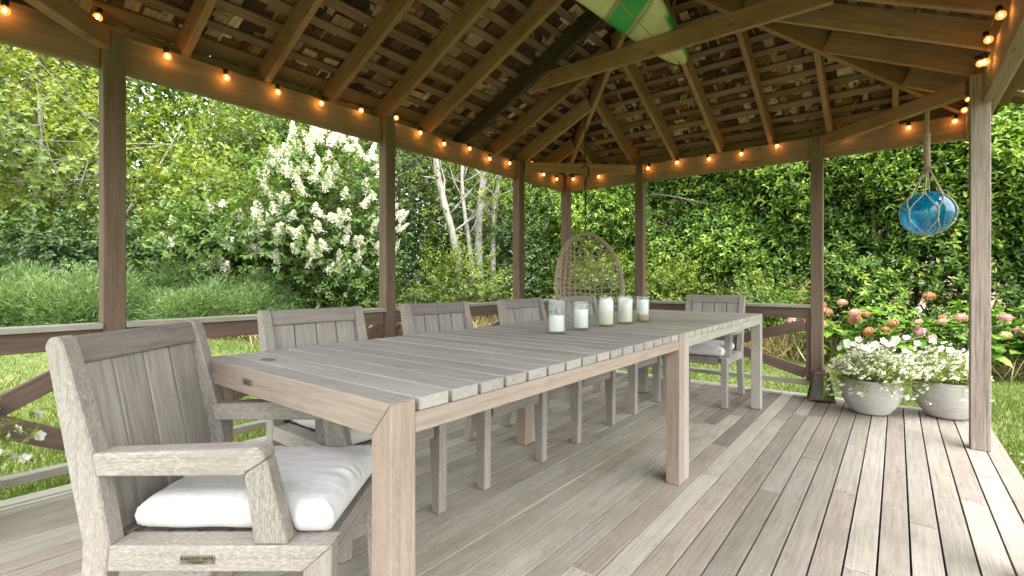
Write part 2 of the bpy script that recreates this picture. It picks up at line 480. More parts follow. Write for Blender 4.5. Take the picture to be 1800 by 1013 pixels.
# ------------------------------------------------------------------ deck
DX0, DX1, DY0, DY1 = -3.19, 0.505, -.75, 5.0
def build_deck():
    b = MB()
    for y in np.arange(DY0 + .05, 4.95, .4):
        b.box(((DX0 + DX1) / 2, float(y), -.105), (DX1 - DX0 - .06, .038, .14))
    b.box(((DX0 + DX1) / 2, 4.982, -.105), (DX1 - DX0 - .004, .03, .15))
    b.box((DX0 + .017, (DY0 + DY1) / 2 - .03, -.105), (.03, DY1 - DY0 - .09, .15))
    b.box((DX1 - .017, (DY0 + DY1) / 2 - .03, -.105), (.03, DY1 - DY0 - .09, .15))
    d = b.obj("deck", M_rail)
    tag(d, "weathered grey timber deck under the pavilion roof", None, kind="structure")
    rng = random.Random(5)
    nails = MB()
    pitch = .0935
    x = .412
    edges = [DX1]
    while x > DX0 + .1:
        edges.append(x); x -= pitch
    edges.append(DX0 + .098)
    for i in range(len(edges) - 1):
        xr, xl = edges[i], edges[i + 1]
        gap = .0065 if xr > -.7 else .0058
        y = DY0
        cuts = []
        c = DY0 + rng.uniform(.6, 2.2)
        while c < 4.5:
            cuts.append(c); c += rng.choice((1.22, 1.63, 2.03, 2.44))
        cuts.append(4.905)
        for c in cuts:
            z = -.0125 + rng.uniform(-.0012, .0012)
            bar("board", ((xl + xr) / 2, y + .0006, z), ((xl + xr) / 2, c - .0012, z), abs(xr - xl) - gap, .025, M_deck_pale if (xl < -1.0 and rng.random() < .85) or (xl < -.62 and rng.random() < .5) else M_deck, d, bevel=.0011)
            for yy in (y + .02, c - .02):
                for xx in (xl + .022, xr - .022):
                    if rng.random() < .9:
                        a = [(xx + .0032 * math.cos(t), yy + .0032 * math.sin(t), .0016) for t in np.linspace(0, 6.28, 7)[:-1]]
                        nails.add(a, [tuple(range(6))])
            y = c
        for yy in np.arange(DY0 + .05, 4.9, .4):
            for xx in (xl + .022, xr - .022):
                if rng.random() < .5:
                    a = [(xx + .0026 * math.cos(t), float(yy) + .0026 * math.sin(t), .0016) for t in np.linspace(0, 6.28, 7)[:-1]]
                    nails.add(a, [tuple(range(6))])
    o = nails.obj("nail_heads", plain("nail_dark", (.03, .025, .02)), d, recalc=False); o["kind"] = "stuff"
    # border boards laid across the board ends and along the railing side
    for a, c in ((DX0, -1.3), (-1.3, DX1)):
        bar("border_board", (a + .001, 4.955, -.011), (c - .001, 4.955, -.011), .092, .026, M_border, d, bevel=.003)
    for a, c in ((DY0, 1.4), (1.4, 4.906)):
        bar("border_board", (DX0 + .047, a + .001, -.011), (DX0 + .047, c - .001, -.011), .092, .028, M_border, d, bevel=.003)
build_deck()

# ------------------------------------------------------------------ gazebo
XL, XR, YB, YF = -3.045, .385, 4.87, -.26      # post lines
XM = (XL + XR) / 2
PW = .089
ZB0, ZB1 = 2.045, 2.232                         # beam
TAN = .485
ANG = math.atan(TAN); CA, SA = math.cos(ANG), math.sin(ANG)
gaz = empty("pavilion", (XM, (YB + YF) / 2, 0))
tag(gaz, "open timber pavilion with hipped shingle roof, posts and low crossed railings", "pavilion")

def zu(s):                                      # underside of the rafters, s = run inwards from the post line
    return ZB1 + TAN * s

posts = [(XL, y) for y in (YF, .66, 2.315, 3.955, YB)] + [(XR, y) for y in (YF, .66, 2.315, 3.995)] + [(x, YB) for x in (-2.125, -.535)] + [(x, YF) for x in (-2.125, -.535)]
for (x, y) in posts:
    near = (x == XR)
    bar("post", (x, y, 0.001), (x, y, ZB1 - .008), PW, PW, M_post_near if near else M_post, gaz, up=(0, 1, 0), bevel=.004)

# beams: an inner and an outer ply sitting on the outer half of the posts
for k, (o0, o1, dz) in enumerate(((.008, .044, 0), (.047, .083, .012))):
    oc = (o0 + o1) / 2; w = o1 - o0
    def yb(a, c, x):
        bar("beam", (x, a, (ZB0 + ZB1) / 2 + dz / 2), (x, c, (ZB0 + ZB1) / 2 + dz / 2), w, ZB1 - ZB0 - dz, M_beam, gaz)
    def xb(a, c, y):
        bar("beam", (a, y, (ZB0 + ZB1) / 2 + dz / 2), (c, y, (ZB0 + ZB1) / 2 + dz / 2), w, ZB1 - ZB0 - dz, M_beam, gaz)
    if k == 0:
        ys = [YF, .66, 2.315, 3.955, YB]
        for a, c in zip(ys[:-1], ys[1:]): yb(a + PW / 2 + .001, c - PW / 2 - .001, XL - oc)
        ys = [YF, .66, 2.315, 3.995]
        for a, c in zip(ys[:-1], ys[1:]): yb(a + PW / 2 + .001, c - PW / 2 - .001, XR + oc)
        yb(3.995 + PW / 2 + .001, YB + .045, XR + oc)
        for yy, sg in ((YB, 1), (YF, -1)):
            xs = [XL, -2.125, -.535, XR + .006 - PW / 2 if sg > 0 else XR]
            for a, c in zip(xs[:-1], xs[1:]):
                e = c - PW / 2 - .001 if not (sg > 0 and c > .3) else XR + o0 - .001
                xb(a + PW / 2 + .001, e, yy + sg * oc)
    else:
        yb(YF - .05, YB + .044, XL - oc); yb(YF - .05, YB + .044, XR + oc)
        xb(XL - .09, XR + .09, YB + oc + .001); xb(XL - .09, XR + .09, YF - oc - .001)

# diagonal corner ties
def tie(p0, p1, h=.092):
    d = (Vector(p1) - Vector(p0)).normalized()
    bar("corner_tie", Vector(p0) + d * .062, Vector(p1) - d * .062, .06, h, M_rafter, gaz)
zt = 2.17
tie((XL, 3.955, zt), (-2.125, YB, zt)); tie((-.535, YB, zt), (XR, 3.995, zt))
tie((XL, .66, zt), (-2.125, YF, zt), .10); tie((-.535, YF, zt), (XR, .66, zt))

# rafters
RT, RH = .038, .14
OV = .13                                        # overhang
RUN = XM - XL                                   # 1.715
up_of = {'L': (-SA, 0, CA), 'R': (SA, 0, CA), 'B': (0, SA, CA), 'F': (0, -SA, CA)}
def rafter(side, t, s1, s0=-OV, mat=None):
    """a rafter of one slope at position t along the eave, from run s0 to run s1"""
    def P(s):
        z = zu(s) + RH / 2 / CA
        return {'L': (XL + s, t, z), 'R': (XR - s, t, z), 'B': (t, YB - s, z), 'F': (t, YF + s, z)}[side]
    return bar("rafter", P(s0), P(s1), RT, RH, mat or M_rafter, gaz, up=up_of[side])
for k in range(-3, 11):
    t = .10 + .44 * k
    if not (YF < t < YB): continue
    s1 = min(RUN - .02, YB - t - .04, t - YF - .04)
    if s1 > .05:
        rafter('L', t, s1, mat=M_rafter_dark if k == 7 else None); rafter('R', t, s1)
for k in range(-3, 4):
    t = XM + .44 * k
    s1 = RUN - abs(t - XM) - (.04 if k else .03)
    if s1 > .05:
        rafter('B', t, s1); rafter('F', t, s1)
for (cx, cy, ux, uy) in ((XL, YB, 1, -1), (XR, YB, -1, -1), (XL, YF, 1, 1), (XR, YF, -1, 1)):
    p0 = (cx - ux * OV, cy - uy * OV, zu(-OV) + .07); s = RUN - .005
    p1 = (cx + ux * s, cy + uy * s, zu(s) + .07)
    bar("hip_rafter", p0, p1, .04, .155, M_rafter, gaz)
bar("ridge_beam", (XM, YF + RUN, zu(RUN) + .07), (XM, YB - RUN, zu(RUN) + .07), .04, .16, M_rafter, gaz)
# collar ties
for yy in (3.18 + .0385, 1.42 - .0385):
    zc = 2.602; s = (zc - ZB1) / TAN - .07
    bar("collar_tie", (XL + s - .03, yy, zc), (XR - s + .03, yy, zc), .038, .125, M_rafter, gaz)
# battens and shingles
slope = {}
for side, h in (('L', (1, 0)), ('R', (-1, 0)), ('B', (0, -1)), ('F', (0, 1))):
    ey = Vector((h[0] * CA, h[1] * CA, SA)); nz = Vector((-h[0] * SA, -h[1] * SA, CA)); ex = ey.cross(nz)
    slope[side] = (ex, ey, nz)
def on_slope(side, t, s, off):
    n = slope[side][2]
    b = {'L': Vector((XL + s, t, zu(s))), 'R': Vector((XR - s, t, zu(s))), 'B': Vector((t, YB - s, zu(s))), 'F': Vector((t, YF + s, zu(s)))}[side]
    return b + n * off
def span(side, s):
    return (YF + s, YB - s) if side in 'LR' else (XL + s, XR - s)
rb = random.Random(21)
shingle_meshes = []
for i in range(6):
    w = (.05, .062, .08, .10, .125, .042)[i]
    b = MB()
    n = 4
    top = [(-w / 2 + w * j / n, .17) for j in range(n + 1)]
    bot = [(-w / 2 + w * j / n, -.17 - rb.uniform(0, .035)) for j in range(n + 1)]
    poly = bot + top[::-1]
    b.prism(poly, 'z', -.004, .004)
    shingle_meshes.append((w, b))
sh_me = [b.mesh("shingle", M_shingle, recalc=True) for w, b in shingle_meshes]
cands, rest = [], MB()
shards = MB()
for side in 'LRBF':
    ex, ey, nz = slope[side]
    k = -3
    while True:
        s = -.02 + .1365 * k
        if s < -OV - .03: k += 1; continue
        if s > RUN - .03: break
        a, c = span(side, s)
        if c - a > .12:
            p0 = on_slope(side, a + .02, s + rb.uniform(-.008, .008), RH + .011)
            p1 = on_slope(side, c - .02, s + rb.uniform(-.008, .008), RH + .011)
            bar("batten", p0, p1, .057 + rb.uniform(-.008, .010) + (.05 if k == 0 else 0), .02, M_batten, gaz, up=nz, bevel=.002)
        # shingle course lying on this batten
        for layer in range(2):
            t = a - .05 + rb.uniform(0, .1)
            while t < c + .05:
                i = rb.randrange(6); w = shingle_meshes[i][0]
                tt = t + w / 2
                if a - .02 < tt < c + .02:
                    p = on_slope(side, tt, s + .07 + rb.uniform(-.03, .03) + .05 * layer, RH + .028 + layer * .014 + rb.uniform(0, .006))
                    rot = Matrix(((ex.x, ey.x, nz.x), (ex.y, ey.y, nz.y), (ex.z, ey.z, nz.z))).to_4x4()
                    M = Matrix.Translation(p) @ rot @ Matrix.Rotation(rb.gauss(-.03, .025), 4, 'X') @ Matrix.Rotation(rb.gauss(0, .03), 4, 'Z')
                    cands.append((layer, side, p.copy(), i, M))
                t += w + rb.uniform(.002, .02)
        # splinters hanging down between battens
        if side in 'LBR':
            for _ in range(int((c - a) * (7 if side == 'B' else 1.5))):
                tt = rb.uniform(a + .05, c - .05) if c - a > .2 else (a + c) / 2
                p = on_slope(side, tt, s + .068 + rb.uniform(-.028, .028), RH + .022)
                w = rb.uniform(.012, .045); ln = rb.uniform(.02, .055)
                tip = p + Vector((0, 0, -ln)) + ex * rb.uniform(-.02, .02)
                q = [p - ex * w / 2, p + ex * w / 2, tip + ex * w * rb.uniform(.1, .5), tip - ex * w * rb.uniform(0, .3)]
                q2 = [v + ey * .004 for v in q]
                shards.add(q + q2, [(0, 1, 2, 3), (7, 6, 5, 4), (0, 4, 5, 1), (1, 5, 6, 2), (2, 6, 7, 3), (3, 7, 4, 0)], rb.choice((.55, .7, .85, .95, .3)))
        k += 1
def in_view(p):
    c, s = math.cos(math.atan(677 / 855.)), math.sin(math.atan(677 / 855.))
    d = -s * p.x + c * p.y
    if d < .5: return 99
    u = (c * p.x + s * p.y) / d; v = (p.z - 1) / d
    return d if (abs(u) < 1.06 and v < .59) else 99
cands.sort(key=lambda q: (q[0], in_view(q[2])))
for n, (layer, side, p, i, M) in enumerate(cands):
    if n < 300:
        link("shingle", sh_me[i], gaz, M)
    else:
        b = shingle_meshes[i][1]
        rest.add([M @ Vector(v) for v in b.v], b.f, rb.random())
o = rest.obj("roof_shingles", M_shingle_v, gaz, attr=True, recalc=False); o["kind"] = "stuff"
o = shards.obj("shingle_splinters", M_shingle_v, gaz, attr=True, recalc=False); o["kind"] = "stuff"
# closed weathering layer above
b = MB()
E = OV + .045
def roofring(off):
    z0, z1 = zu(-E) + off, zu(RUN) + off
    return [(XL - E, YF - E, z0), (XR + E, YF - E, z0), (XR + E, YB + E, z0), (XL - E, YB + E, z0), (XM, YF + RUN, z1), (XM, YB - RUN, z1)]
lo, hi = roofring(.245), roofring(.285)
fs = [(0, 1, 4), (1, 2, 5, 4), (2, 3, 5), (3, 0, 4, 5)]
b.add(lo + hi, [f[::-1] for f in fs] + [tuple(i + 6 for i in f) for f in fs] + [(i, (i + 1) % 4, (i + 1) % 4 + 6, i + 6) for i in range(4)])
b.obj("roof_cover", M_shingle_v, gaz, recalc=True, attr=True)
zf = zu(-OV) + .10
for p0, p1 in (((XL - OV - .02, YF - OV, zf), (XL - OV - .02, YB + OV, zf)), ((XR + OV + .02, YF - OV, zf), (XR + OV + .02, YB + OV, zf)),
               ((XL - OV, YB + OV + .02, zf), (XR + OV, YB + OV + .02, zf)), ((XL - OV, YF - OV - .02, zf), (XR + OV, YF - OV - .02, zf))):
    bar("fascia_board", p0, p1, .02, .11, M_beam, gaz)

# railings: cap > rail_board, bottom_rail, brace, jamb
def railing(ax, t0, t1, fixed):
    """ax 'y': runs along Y at x=fixed; ax 'x': runs along X at y=fixed"""
    def P(t, z, off=0.0):
        return (fixed + off, t, z) if ax == 'y' else (t, fixed + off, z)
    a, c = t0 + PW / 2 + .001, t1 - PW / 2 - .001
    cap = bar("railing", P(a, .782), P(c, .782), .115, .026, M_cap, gaz, bevel=.003)
    bar("rail_board", P(a, .722), P(c, .722), .036, .088, M_rail, cap, bevel=.003)
    bar("bottom_rail", P(a, .125), P(c, .125), .062, .036, M_cap, cap, bevel=.003)
    bar("jamb", P(a + .019, .143), P(a + .019, .678), .04, .036, M_rail, cap, up=(0, 1, 0) if ax == 'y' else (1, 0, 0), bevel=.003)
    bar("jamb", P(c - .019, .143), P(c - .019, .678), .04, .036, M_rail, cap, up=(0, 1, 0) if ax == 'y' else (1, 0, 0), bevel=.003)
    L = c - a
    for k in (0, 1):
        z0, z1 = (.19, .635) if k == 0 else (.635, .19)
        dz = (z1 - z0) / L
        bar("brace", P(a + .04, z0 + dz * .04, (.019 if k else -.019)), P(c - .04, z1 - dz * .04, (.019 if k else -.019)), .036, .088, M_rail, cap, bevel=.003)
ys = [YF, .66, 2.315, 3.955, YB]
for a, c in zip(ys[:-1], ys[1:]): railing('y', a, c, XL)
for a, c in ((XL, -2.125), (-2.125, -.535)): railing('x', a, c, YB)

# ------------------------------------------------------------------ tables
TX0, TX1, TZ = -1.835, -.83, .742
LEG = .068
M_plaque = plain("plaque_bronze", (.20, .17, .13), rough=.45, metal=.3, noise=.3, scale=120)
M_plaque_light = plain("plaque_lettering", (.02, .018, .015), rough=.6)
def make_table(name, y0, y1, nslat, label, mtop, mside, mleg, plaque=False):
    t = empty(name, ((TX0 + TX1) / 2, (y0 + y1) / 2, 0))
    tag(t, label, "table", "the two slatted dining tables end to end")
    g = .0006
    ah = .078                                     # frame depth
    for ya in (y0, y1 - LEG):
        b = MB()
        b.prism([(TX0 + g, TZ), (TX0 + LEG + g, TZ - ah), (TX1 - LEG - g, TZ - ah), (TX1 - g, TZ)], 'y', ya, ya + LEG)
        c = Vector(((TX0 + TX1) / 2, ya + LEG / 2, TZ - ah / 2))
        b.v = [tuple(Vector(v) - c) for v in b.v]
        ef = b.obj("end_frame", mside, t, Matrix.Translation(c), bevel=.0022)
        ef.data.materials.append(mtop)                # the upward face has greyed like the slats
        for pf in ef.data.polygons:
            if pf.normal.z > .9: pf.material_index = 1
        for sgn, xo in ((1, TX0), (-1, TX1)):
            b = MB()
            b.prism([(xo, .002), (xo + sgn * LEG, .002), (xo + sgn * LEG, TZ - ah - g), (xo, TZ - g)], 'y', ya, ya + LEG)
            c = Vector((xo, ya, 0)); b.v = [tuple(Vector(v) - c) for v in b.v]
            b.obj("leg", mleg, t, Matrix.Translation(c), bevel=.0025)
    for x in (TX0 + .016, TX1 - .016):
        bar("side_apron", (x, y0 + LEG + g, TZ - .0545), (x, y1 - LEG - g, TZ - .0545), .028, .046, mside, t, bevel=.002)
    bar("stretcher", ((TX0 + TX1) / 2, y0 + LEG, TZ - .055), ((TX0 + TX1) / 2, y1 - LEG, TZ - .055), .06, .045, mside, t)
    a, c = y0 + LEG + .009, y1 - LEG - .002
    p = (c - a) / nslat
    rr = random.Random(nslat)
    for i in range(nslat):
        yc = a + p * (i + .5) - .0035
        bar("slat", (TX0 + .0015 + rr.uniform(0, .002), yc, TZ - .0155 + rr.uniform(-.0008, .0008)), (TX1 - .0015, yc, TZ - .0155), p - .0135, .029, mtop, t, bevel=.0016)
    if plaque:
        pl = MB(); pl.box((0, 0, 0), (.06, .003, .019))
        q = pl.obj("maker_plate", M_plaque, t, Matrix.Translation((-1.50, y0 - .0012, TZ - .040)), bevel=.0008)
        ln = MB()
        for k, w in ((.0035, .040), (-.001, .030), (-.0045, .034)):
            ln.box((0, -.0018, k), (w, .0008, .0016))
        ln.obj("plate_lettering", M_plaque_light, q, Matrix.Translation((-1.50, y0 - .0012, TZ - .040)))
    return t
make_table("dining_table", .64, 2.428, 16, "near slatted teak dining table with grey top and a small dark plate on its end", M_tabletop, M_tableside, M_tableleg, True)
make_table("dining_table", 2.431, 4.215, 16, "farther slatted dining table, paler and bleached, butted against the near one", M_tabletop2, M_tabletop2, M_tableleg2)

# dark ring mark left on the near table top
mk = MB(); mk.add([(-1.62 + .032 * math.cos(a) * (1 + .1 * math.sin(3 * a)), .755 + .020 * math.sin(a), TZ + .0006) for a in np.linspace(0, 2 * PI, 25)[:-1]], [tuple(range(24))])
# ------------------------------------------------------------------ chairs
M_cushion = None
def cushion_mat():
    m, nt, out = newmat("white_canvas"); g = NT(nt)
    tc = g.n("TexCoord")
    wv = g.n("TexNoise", Scale=900.0, Detail=2.0); g.l(tc.outputs["Object"], wv.inputs["Vector"])
    mp = g.n("Mapping"); mp.inputs["Scale"].default_value = (22, 8, 8); g.l(tc.outputs["Object"], mp.inputs[0])
    cr = g.n("TexNoise", Scale=1.0, Detail=4.0, Roughness=.55, Distortion=.6); g.l(mp.outputs[0], cr.inputs["Vector"])
    dirt = g.n("TexNoise", Scale=9.0, Detail=5.0, Roughness=.6); g.l(tc.outputs["Object"], dirt.inputs["Vector"])
    bs = g.n("BsdfPrincipled", Roughness=.9); bs.inputs["Sheen Weight"].default_value = .15; bs.inputs["Specular IOR Level"].default_value = .15
    g.l(g.ramp(dirt.outputs[0], [(.3, (.62, .61, .60)), (.6, (.69, .69, .69))]), bs.inputs["Base Color"])
    b1 = g.n("Bump", Strength=.5, Distance=.014); g.l(cr.outputs[0], b1.inputs["Height"])
    b2 = g.n("Bump", Strength=.15, Distance=.001); g.l(wv.outputs[0], b2.inputs["Height"]); g.l(b1.outputs[0], b2.inputs["Normal"])
    g.l(b2.outputs[0], bs.inputs["Normal"]); g.l(bs.outputs[0], out.inputs[0]); return m
M_cushion = cushion_mat()

CWID = .51
def make_cushion_mesh():
    """T-shaped seat pad: notched behind the arm posts, full width in front of them"""
    hx, hy = .219, .26
    nx, ny = 64, 64
    z0, th = .392, .080
    def inside(x, y):
        w = hx if (y > .175) else .203
        if .155 < y <= .175: w = .203 + (hx - .203) * (y - .155) / .02
        dx = w - abs(x); dy = min(y + .225, .262 - y)
        return min(dx, dy), dx, dy
    top, bot = [], []
    rg = np.random.default_rng(9)
    kx = rg.uniform(-30, 30, 10); ky = rg.uniform(-12, 12, 10); ph = rg.uniform(0, 6, 10)
    idx = {}
    v, f = [], []
    xs = np.linspace(-hx, hx, nx + 1); ys = np.linspace(-.225, .262, ny + 1)
    def edge(d, r=.045):
        d = max(0.0, min(d, r)); q = 1 - d / r
        return math.sqrt(max(0.0, 1 - q * q))
    for sgn in (1, -1):
        for j, y in enumerate(ys):
            for i, x in enumerate(xs):
                d, dx, dy = inside(x, y)
                xx = float(x)
                w = hx if y > .175 else (.203 if y < .155 else .203 + (hx - .203) * (y - .155) / .02)
                xx = float(x) / hx * w
                dx = w - abs(xx)
                e = min(edge(dx), edge(dy))
                puff = 1 + .42 * math.cos(xx / w * 1.45) * math.cos((y - .02) / .25 * 1.4)
                wr = sum(math.sin(kx[q] * xx + ky[q] * y + ph[q]) for q in range(10)) * .00045
                am = .5 + .5 * math.sin(xx * 31 + 1.7 * math.sin(y * 23 + 1))
                pk = .0026 * am * math.sin(y * 120 + 5 * math.sin(xx * 9 + 1) + 3 * math.sin(y * 31)) * math.exp(-max(0, dx - .03) / .05) + .0055 * am * math.sin(xx * 95 + 5 * math.sin(y * 11) + 3 * math.sin(xx * 27)) * math.exp(-max(0, dy - .02) / .07)
                z = z0 + th / 2 + sgn * (th / 2) * e * (puff if sgn > 0 else 1) + ((wr + pk) * e if sgn > 0 else 0)
                xo = xx * (1 + .012 * math.sin(y * 40))
                v.append((xo, float(y), z))
    n1 = nx + 1; off = n1 * (ny + 1)
    for j in range(ny):
        for i in range(nx):
            a = j * n1 + i
            f.append((a, a + 1, a + n1 + 1, a + n1))
            f.append((off + a, off + a + n1, off + a + n1 + 1, off + a + 1))
    b = MB(); b.v = v; b.f = f; b.val = [0] * len(v)
    me = b.mesh("cushion", M_cushion, smooth=True, recalc=False)
    bm = bmesh.new(); bm.from_mesh(me); bmesh.ops.remove_doubles(bm, verts=bm.verts, dist=.0006); bm.to_mesh(me); bm.free()
    return me
CUSHION = make_cushion_mesh()

def make_chair(label):
    t = empty("dining_chair")
    tag(t, label, "chair", "slatted teak armchairs around the tables")
    hw = CWID / 2; st = .046
    I = Matrix.Identity(4)
    # side profile of the stile and rear leg in (y,z)
    prof = [(-.352, .002), (-.300, .002), (-.262, .20), (-.236, .395), (-.272, .60), (-.340, .845), (-.349, .866), (-.362, .873), (-.377, .868), (-.386, .85), (-.350, .66), (-.300, .40), (-.305, .25)]
    for s in (1, -1):
        b = MB(); b.prism(prof, 'x', s * hw, s * (hw - st)); b.obj("back_post", M_chair_z, t, I, bevel=.004)
        # front leg, tapering, mitred into the side rail
        b = MB(); b.prism([(.222, .002), (.266, .002), (.272, .394), (.205, .335)], 'x', s * hw, s * (hw - st)); b.obj("leg", M_chair_z, t, I, bevel=.003)
        # side rail
        b = MB(); b.prism([(-.243, .335), (.2045, .335), (.2715, .3945), (-.237, .3945)], 'x', s * hw, s * (hw - .068)); b.obj("side_rail", M_chair_y, t, I, bevel=.003)
        # arm
        b = MB(); b.prism([(-.275, .552), (.068, .553), (.075, .562), (.118, .590), (.112, .610), (.098, .619), (.080, .617), (-.285, .604)], 'x', s * (hw - .002), s * (hw - .058)); b.obj("arm", M_chair_y, t, I, bevel=.005, seg=2)
        # arm post, slanting forward to its foot on the rail
        b = MB(); b.prism([(.092, .396), (.168, .396), (.120, .590), (.0755, .5615), (.069, .5525)], 'x', s * (hw - .004), s * (hw - .050)); b.obj("arm_post", M_chair_z, t, I, bevel=.003)
    inner = hw - st
    inner2 = hw - .0685
    # top rail and four back slats in the leaning plane
    y0, z0, y1, z1 = -.262, .39, -.358, .800
    d = Vector((0, y1 - y0, z1 - z0)); n = Vector((0, -d.z, d.y)).normalized()
    bar("top_rail", (-inner + .0005, -.3615, .834), (inner - .0005, -.3615, .834), .030, .068, M_chair_x, t, up=d, bevel=.004)
    p = (2 * inner) / 4
    for i in range(4):
        x = -inner + p * (i + .5)
        q0 = Vector((x, y0 - .016, z0 + .0)); q1 = Vector((x, y1 - .004, z1))
        b = MB(); L = (q1 - q0).length; b.box((0, 0, 0), (p - .0075, .018, L))
        zd = (q1 - q0).normalized(); xd = Vector((1, 0, 0)); yd = zd.cross(xd)
        M = Matrix.Translation((q0 + q1) / 2) @ Matrix(((xd.x, yd.x, zd.x), (xd.y, yd.y, zd.y), (xd.z, yd.z, zd.z))).to_4x4()
        b.obj("back_slat", M_chair_slat, t, M, bevel=.002)
    bar("front_rail", (-inner2, .246, .364), (inner2, .246, .364), .036, .058, M_chair_x, t)
    bar("rear_rail", (-inner2, -.262, .364), (inner2, -.262, .364), .036, .058, M_chair_x, t)
    for i in range(6):
        yy = -.20 + .076 * i
        bar("seat_slat", (-inner2, yy, .376), (inner2, yy, .376), .062, .016, M_chair_x, t, bevel=.002)
    return t
def seat_cushion(label, loc, rz, seed=0):
    c = link("seat_cushion", CUSHION, None, Matrix.Translation((loc[0], loc[1], .003)) @ Matrix.Rotation(rz, 4, 'Z'))
    tag(c, label, "cushion", "white seat cushions on the chairs")
    return c
def place(o, x, y, rz):
    o.matrix_basis = Matrix.Translation((x, y, 0)) @ Matrix.Rotation(rz, 4, 'Z')
    WORLD[o.name] = o.matrix_basis.copy()

chair = make_chair("nearest lichen-grey armchair at the table's head, with a maker's plate on its side")
chairs = [((-1.383, .646), -R(51.6), None, "thick white seat cushion on the nearest armchair at the table head"),
          ((-1.800, 1.225), -R(90), "slatted grey armchair at the near table's side, directly behind the nearest chair", "white seat cushion half hidden under the near table, second from the camera"),
          ((-1.800, 1.995), -R(91.5), "second slatted armchair along the table's far side, left of the candle jars", "white seat cushion under the near table on the second chair along the side"),
          ((-1.800, 2.840), -R(90), "third slatted armchair along the far side, just left of the first candle jar", "white seat cushion on the third chair along the table's far side"),
          ((-1.800, 3.670), -R(90), "fourth armchair along the far side, seen through the candle jars before the egg chair", "white seat cushion on the fourth chair along the table's far side"),
          ((-1.300, 4.275), PI + R(1), "bleached armchair at the far end of the tables, facing the camera", "white seat cushion on the chair at the far end of the tables")]
for i, ((x, y), rz, lab, clab) in enumerate(chairs):
    o = chair if i == 0 else copy_tree(chair)
    if i:
        o["label"] = lab
    place(o, x, y, rz)
    seat_cushion(clab, (x, y), rz)
# the nearest chair's own plate and zip pull
place(chair, *chairs[0][0], chairs[0][1])
CM = WORLD[chair.name]
b = MB(); b.box((0, 0, 0), (.003, .078, .0195))
pm = CM @ Matrix.Translation((CWID / 2 + .0015, -.012 - .022, .364))
pl = b.obj("maker_plate", M_plaque, chair, pm, bevel=.0008)
def text_mesh(name, txt, size, mat, extrude=.0004):
    cu = bpy.data.curves.new(name, 'FONT'); cu.body = txt; cu.size = size; cu.extrude = extrude; cu.align_x = 'CENTER'; cu.align_y = 'CENTER'; cu.resolution_u = 2
    o = bpy.data.objects.new(name + "_tmp", cu); COL.objects.link(o)
    bpy.context.view_layer.update()
    me = bpy.data.meshes.new_from_object(o)
    bpy.data.objects.remove(o); bpy.data.curves.remove(cu)
    me.materials.clear(); me.materials.append(mat); me.name = name
    return me
tr = Matrix.Rotation(R(90), 4, 'Z') @ Matrix.Rotation(R(90), 4, 'X')
link("plate_lettering", text_mesh("plate_lettering", "KINGSLEY\u00b7BATE", .0105, M_plaque_light), pl, pm @ Matrix.Translation((.0019, 0, .0035)) @ tr)
b = MB()
b.box((.0018, 0, -.0025), (.0006, .046, .0011)); b.box((.0018, 0, -.0052), (.0006, .030, .0011)); b.box((.0018, 0, -.0075), (.0006, .022, .0009))
b.obj("plate_small_print", M_plaque_light, pl, pm)

# ------------------------------------------------------------------ candles in glass jars
M_jar = thin_glass("jar_glass")
def wax_mat(name, c0, c1, h):
    m, nt, out = newmat(name); g = NT(nt)
    tc = g.n("TexCoord"); sp = g.n("SeparateXYZ"); g.l(tc.outputs["Object"], sp.inputs[0])
    nz = g.n("TexNoise", Scale=22.0, Detail=3.0); g.l(tc.outputs["Object"], nz.inputs["Vector"])
    f = g.math('ADD', g.math('DIVIDE', sp.outputs[2], h), g.math('MULTIPLY', g.math('SUBTRACT', nz.outputs[0], .5), .5))
    bs = g.n("BsdfPrincipled", Roughness=.5); bs.inputs["Subsurface Weight"].default_value = .15; bs.inputs["Subsurface Radius"].default_value = (.01, .008, .006)
    g.l(g.ramp(f, c0 if isinstance(c0, list) else [(0, c0), (1, c1)]), bs.inputs["Base Color"]); g.l(bs.outputs[0], out.inputs[0]); return m
M_wick = plain("wick", (.02, .015, .012))
jars = [(-1.300, 1.992, .051, .165, .037, .078, 0, "white", "leftmost glass candle jar, tall and clear", "short bright white pillar candle in the leftmost jar"),
        (-1.302, 2.228, .049, .150, .0365, .096, 0, "white", "second glass candle jar from the left", "white pillar candle in the second jar from the left"),
        (-1.288, 2.482, .051, .170, .0385, .150, 1, "cream", "middle glass candle jar of the five", "tall cream candle with a rounded shoulder in the middle jar"),
        (-1.280, 2.712, .052, .170, .0400, .140, 2, "cream2", "fourth glass candle jar from the left", "melted candle with a dished notched rim in the fourth jar"),
        (-1.255, 2.905, .048, .160, .0365, .128, 0, "brown", "rightmost glass candle jar, at the joint of the two tables", "white candle with a tan stained foot in the rightmost jar")]
WAX = {"white": wax_mat("wax_white", (.86, .85, .82), (.88, .87, .85), .1), "cream": wax_mat("wax_cream", [(0, (.72, .66, .52)), (.45, (.84, .78, .64)), (.8, (.87, .85, .80))], None, .15),
       "cream2": wax_mat("wax_pale", [(0, (.78, .74, .66)), (1, (.86, .84, .78))], None, .15), "brown": wax_mat("wax_stained", [(0, (.42, .26, .15)), (.26, (.62, .44, .30)), (.30, (.85, .83, .79)), (1, (.87, .86, .83))], None, .128)}
